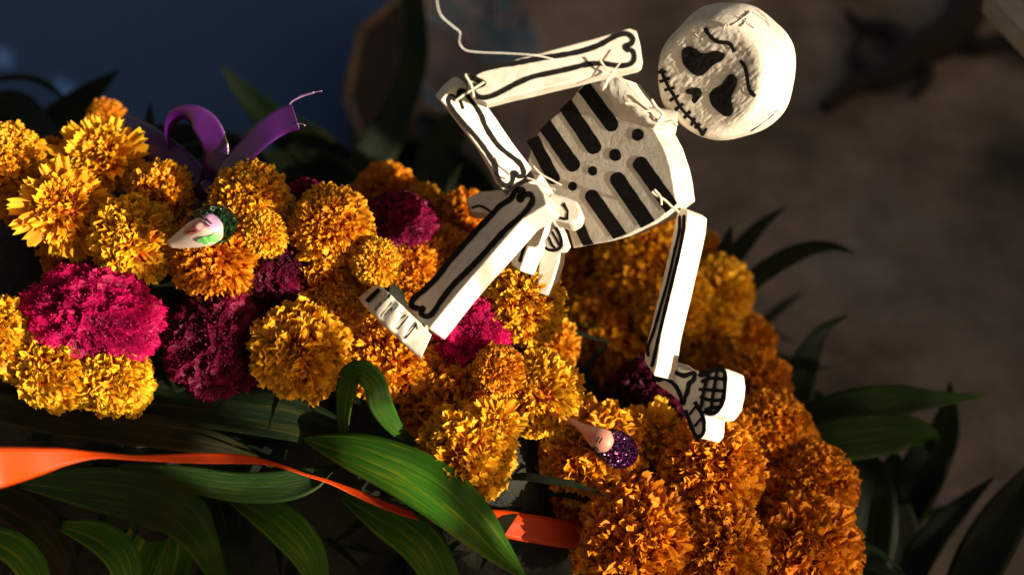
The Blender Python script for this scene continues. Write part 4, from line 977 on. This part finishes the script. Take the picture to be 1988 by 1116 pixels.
for pts in [[(402, 426), (406, 432), (411, 436)], [(399, 431), (403, 436), (407, 440)], [(386, 424), (391, 423), (396, 425)], [(366, 452), (374, 449), (382, 448)]]:
    V3 = [on(bv1, *p, .0014) for p in pts]
    if all(v is not None for v in V3): link('eyelash', tube_mesh('eyelash', [Vector(v) for v in catmull(V3, 4)], .0005, INK, 5), bod)
fp = empty('glitter_hooded_face', P(1180, 860, .975), 'small pink clay face with a purple glitter hood and thin neck', 'clay figure')
hood2, hv2 = lathe_along('hood', P(1156, 848, .985), P(1236, 893, .98), [(0, .002), (.06, 20 * s_), (.22, 32 * s_), (.45, 37 * s_), (.7, 35 * s_), (.88, 25 * s_), (.97, 12 * s_), (1, .001)], phood, fp)
peach = mat_simple('peach_clay', (.62, .30, .20), .5, None, (80, (.62, .22, .17)))
bod2, bv2 = lathe_along('face', P(1098, 808, .985), P(1186, 866, .962), [(0, .0006), (.1, 3.5 * s_), (.35, 8 * s_), (.5, 13 * s_), (.68, 21 * s_), (.85, 24 * s_), (.96, 15 * s_), (1, 4 * s_)], peach, fp, flat=.8)
QQ = lambda pts: Z(1050, 780, 6.975, pts)
surf_blob('cheek', bv2, QQ([(580, 450), (640, 410), (720, 430), (760, 480), (700, 540), (640, 520)]), blush, bod2)
for pts in [[(765, 550), (785, 510), (805, 480)], [(790, 552), (812, 515), (832, 485)], [(730, 605), (750, 630), (765, 650)], [(755, 600), (772, 620), (785, 640)]]:
    V3 = [on(bv2, *p, .0014) for p in QQ(pts)]
    if all(v is not None for v in V3): link('eyelash', tube_mesh('eyelash', [Vector(v) for v in catmull(V3, 4)], .0005, INK, 5), bod2)

# ---------------------------------------------------------------- background things
BLUE = mat_simple('blue_paint', (.020, .075, .21), .75, (30, .1, .004), (2.5, (.03, .09, .24)))
def slab(name, corners, t, mat, parent=None, bev=.003):
    """a thick board through four world points (counter-clockwise seen from the camera)"""
    n = (corners[1] - corners[0]).cross(corners[2] - corners[0]).normalized()
    if n.dot(CAM - corners[0]) < 0: n = -n
    V = list(corners) + [c - n * t for c in corners]
    F = [(0, 1, 2, 3), (7, 6, 5, 4), (0, 4, 5, 1), (1, 5, 6, 2), (2, 6, 7, 3), (3, 7, 4, 0)]
    me = mesh(name, V, F, mat); bm = bmesh.new(); bm.from_mesh(me); bmesh.ops.recalc_face_normals(bm, faces=bm.faces)
    bmesh.ops.bevel(bm, geom=bm.edges[:], offset=bev, segments=2, affect='EDGES'); bm.to_mesh(me); bm.free()
    return link(name, me, parent)
def G3(px, py, z=.0): return P(px, py, ground_d(px, py, z))
bb = slab('blue_board', [G3(-400, 330, .012), G3(900, 480, .012), G3(730, -160, .03), G3(-500, -300, .03)], .012, BLUE)
tag(bb, 'matte blue painted board lying on the ground behind the left heap', 'board')

# wooden diamond frame and patterned cloth
WOODD = mat_simple('dark_old_wood', (.018, .010, .006), .8, (40, .4, .004), (20, (.035, .020, .011)))
WOODL = mat_simple('worn_wood_edge', (.10, .062, .035), .7, (40, .4, .004), (20, (.14, .095, .055)))
def pat():
    m = M_('blue_patterned_glaze'); n = m.noise(26, 3, .5, None, 1.2)
    m.l(m.ramp(n, [(.42, (.36, .32, .33)), (.5, (.05, .20, .28)), (.58, (.36, .32, .33)), (.66, (.05, .05, .06))]), m.b.inputs['Base Color']); m.set(Roughness=.35); return m.m
zc = .10
crate = empty('wooden_box', G3(740, 330, 0), 'blurred dark wooden box with pale edges beside the blue board', 'box')
c0 = [G3(700, 60, zc), G3(785, -10, zc), G3(810, 210, zc), G3(730, 330, zc), G3(672, 190, zc)]
V = c0 + [Vector((p.x, p.y, .0)) for p in c0]; n5 = 5
F = [tuple(range(5))] + [(k, (k + 1) % 5, 5 + (k + 1) % 5, 5 + k) for k in range(5)]
link('box_body', mesh('box_body', V, F, WOODD), crate)
for k in range(5):
    a, b = c0[k], c0[(k + 1) % 5]; link('edge_strip', tube_mesh('edge_strip', [a, a * .5 + b * .5, b], .006, WOODL, 6), crate)
# patterned bowl seen from above, blurred
bc = G3(870, 90, .06); V = []; F = []; prof = [(.0, .01), (.05, .012), (.085, .03), (.105, .06), (.108, .06), (.088, .025), (.052, .004), (0.001, 0)]
for r, z in prof:
    for k in range(32): a = k / 32 * 6.2832; V.append((bc.x + r * math.cos(a), bc.y + r * math.sin(a), z + .001))
for i in range(len(prof) - 1):
    for k in range(32): F.append((i * 32 + k, i * 32 + (k + 1) % 32, (i + 1) * 32 + (k + 1) % 32, (i + 1) * 32 + k))
bw = link('painted_bowl', mesh('painted_bowl', V, F, pat(), True)); tag(bw, 'blurred greyish bowl with blue pattern behind the bent arm', 'bowl')
# crumpled grey cloth further back
V = []; F = []; nq = 36
p0, p1, p2 = G3(720, 430), G3(1010, 60), G3(930, 430)
for j in range(nq):
    for i in range(nq):
        u_, v_ = i / (nq - 1), j / (nq - 1); p = G3(740 + 290 * u_, -20 + 420 * v_)
        e = min(u_, 1 - u_, v_, 1 - v_) * 8; V.append((p.x, p.y, .006 + .03 * min(1, e) * (.5 + noise.noise(Vector((p.x * 14, p.y * 14, 2))))))
for j in range(nq - 1):
    for i in range(nq - 1): a = j * nq + i; F.append((a, a + nq, a + nq + 1, a + 1))
cl = link('crumpled_cloth', mesh('crumpled_cloth', V, F, mat_simple('grey_cloth', (.30, .26, .27), .85, None, (9, (.06, .05, .065))), True)); tag(cl, 'blurred crumpled grey cloth on the ground behind the bent arm', 'cloth')
# dark branching tubes on the ground and pale plank
db = empty('dark_branching_shape', G3(1740, 130, .02), 'blurred dark branching shape lying on the ground at upper right', 'branch')
BK = mat_simple('dark_brown', (.018, .012, .008), .9)
def gtube(name, pts, rad, par):
    c = catmull([(p[0], p[1], p[2]) for p in [tuple(G3(x, y, .015)) for x, y in pts]], 6); r0, r1 = rad
    n = len(c); return link(name, tube_mesh(name, [Vector(p) for p in c], [r0 + (r1 - r0) * i / (n - 1) for i in range(n)], BK, 8), par)
gtube('stem', [(1600, 210), (1660, 165), (1720, 150), (1770, 105), (1850, 60), (1900, -30)], (.008, .030), db)
gtube('side_arm', [(1760, 110), (1730, 60), (1670, 50), (1640, 20)], (.018, .004), db); gtube('side_arm', [(1700, 150), (1660, 110), (1670, 70)], (.014, .004), db)
gtube('side_arm', [(1850, 60), (1900, 90), (1960, 80), (2010, 120)], (.016, .008), db); gtube('side_arm', [(1780, 100), (1800, 150), (1770, 190)], (.014, .004), db)
pl = slab('pale_plank', [G3(1912, -12, .40), G3(1945, -42, .40), G3(2060, 80, .40), G3(2022, 105, .40)], .02, mat_simple('bleached_wood', (.42, .36, .28), .7, (30, .4, .003), (25, (.30, .25, .18))))
tag(pl, 'pale bleached plank crossing the top right corner', 'plank')
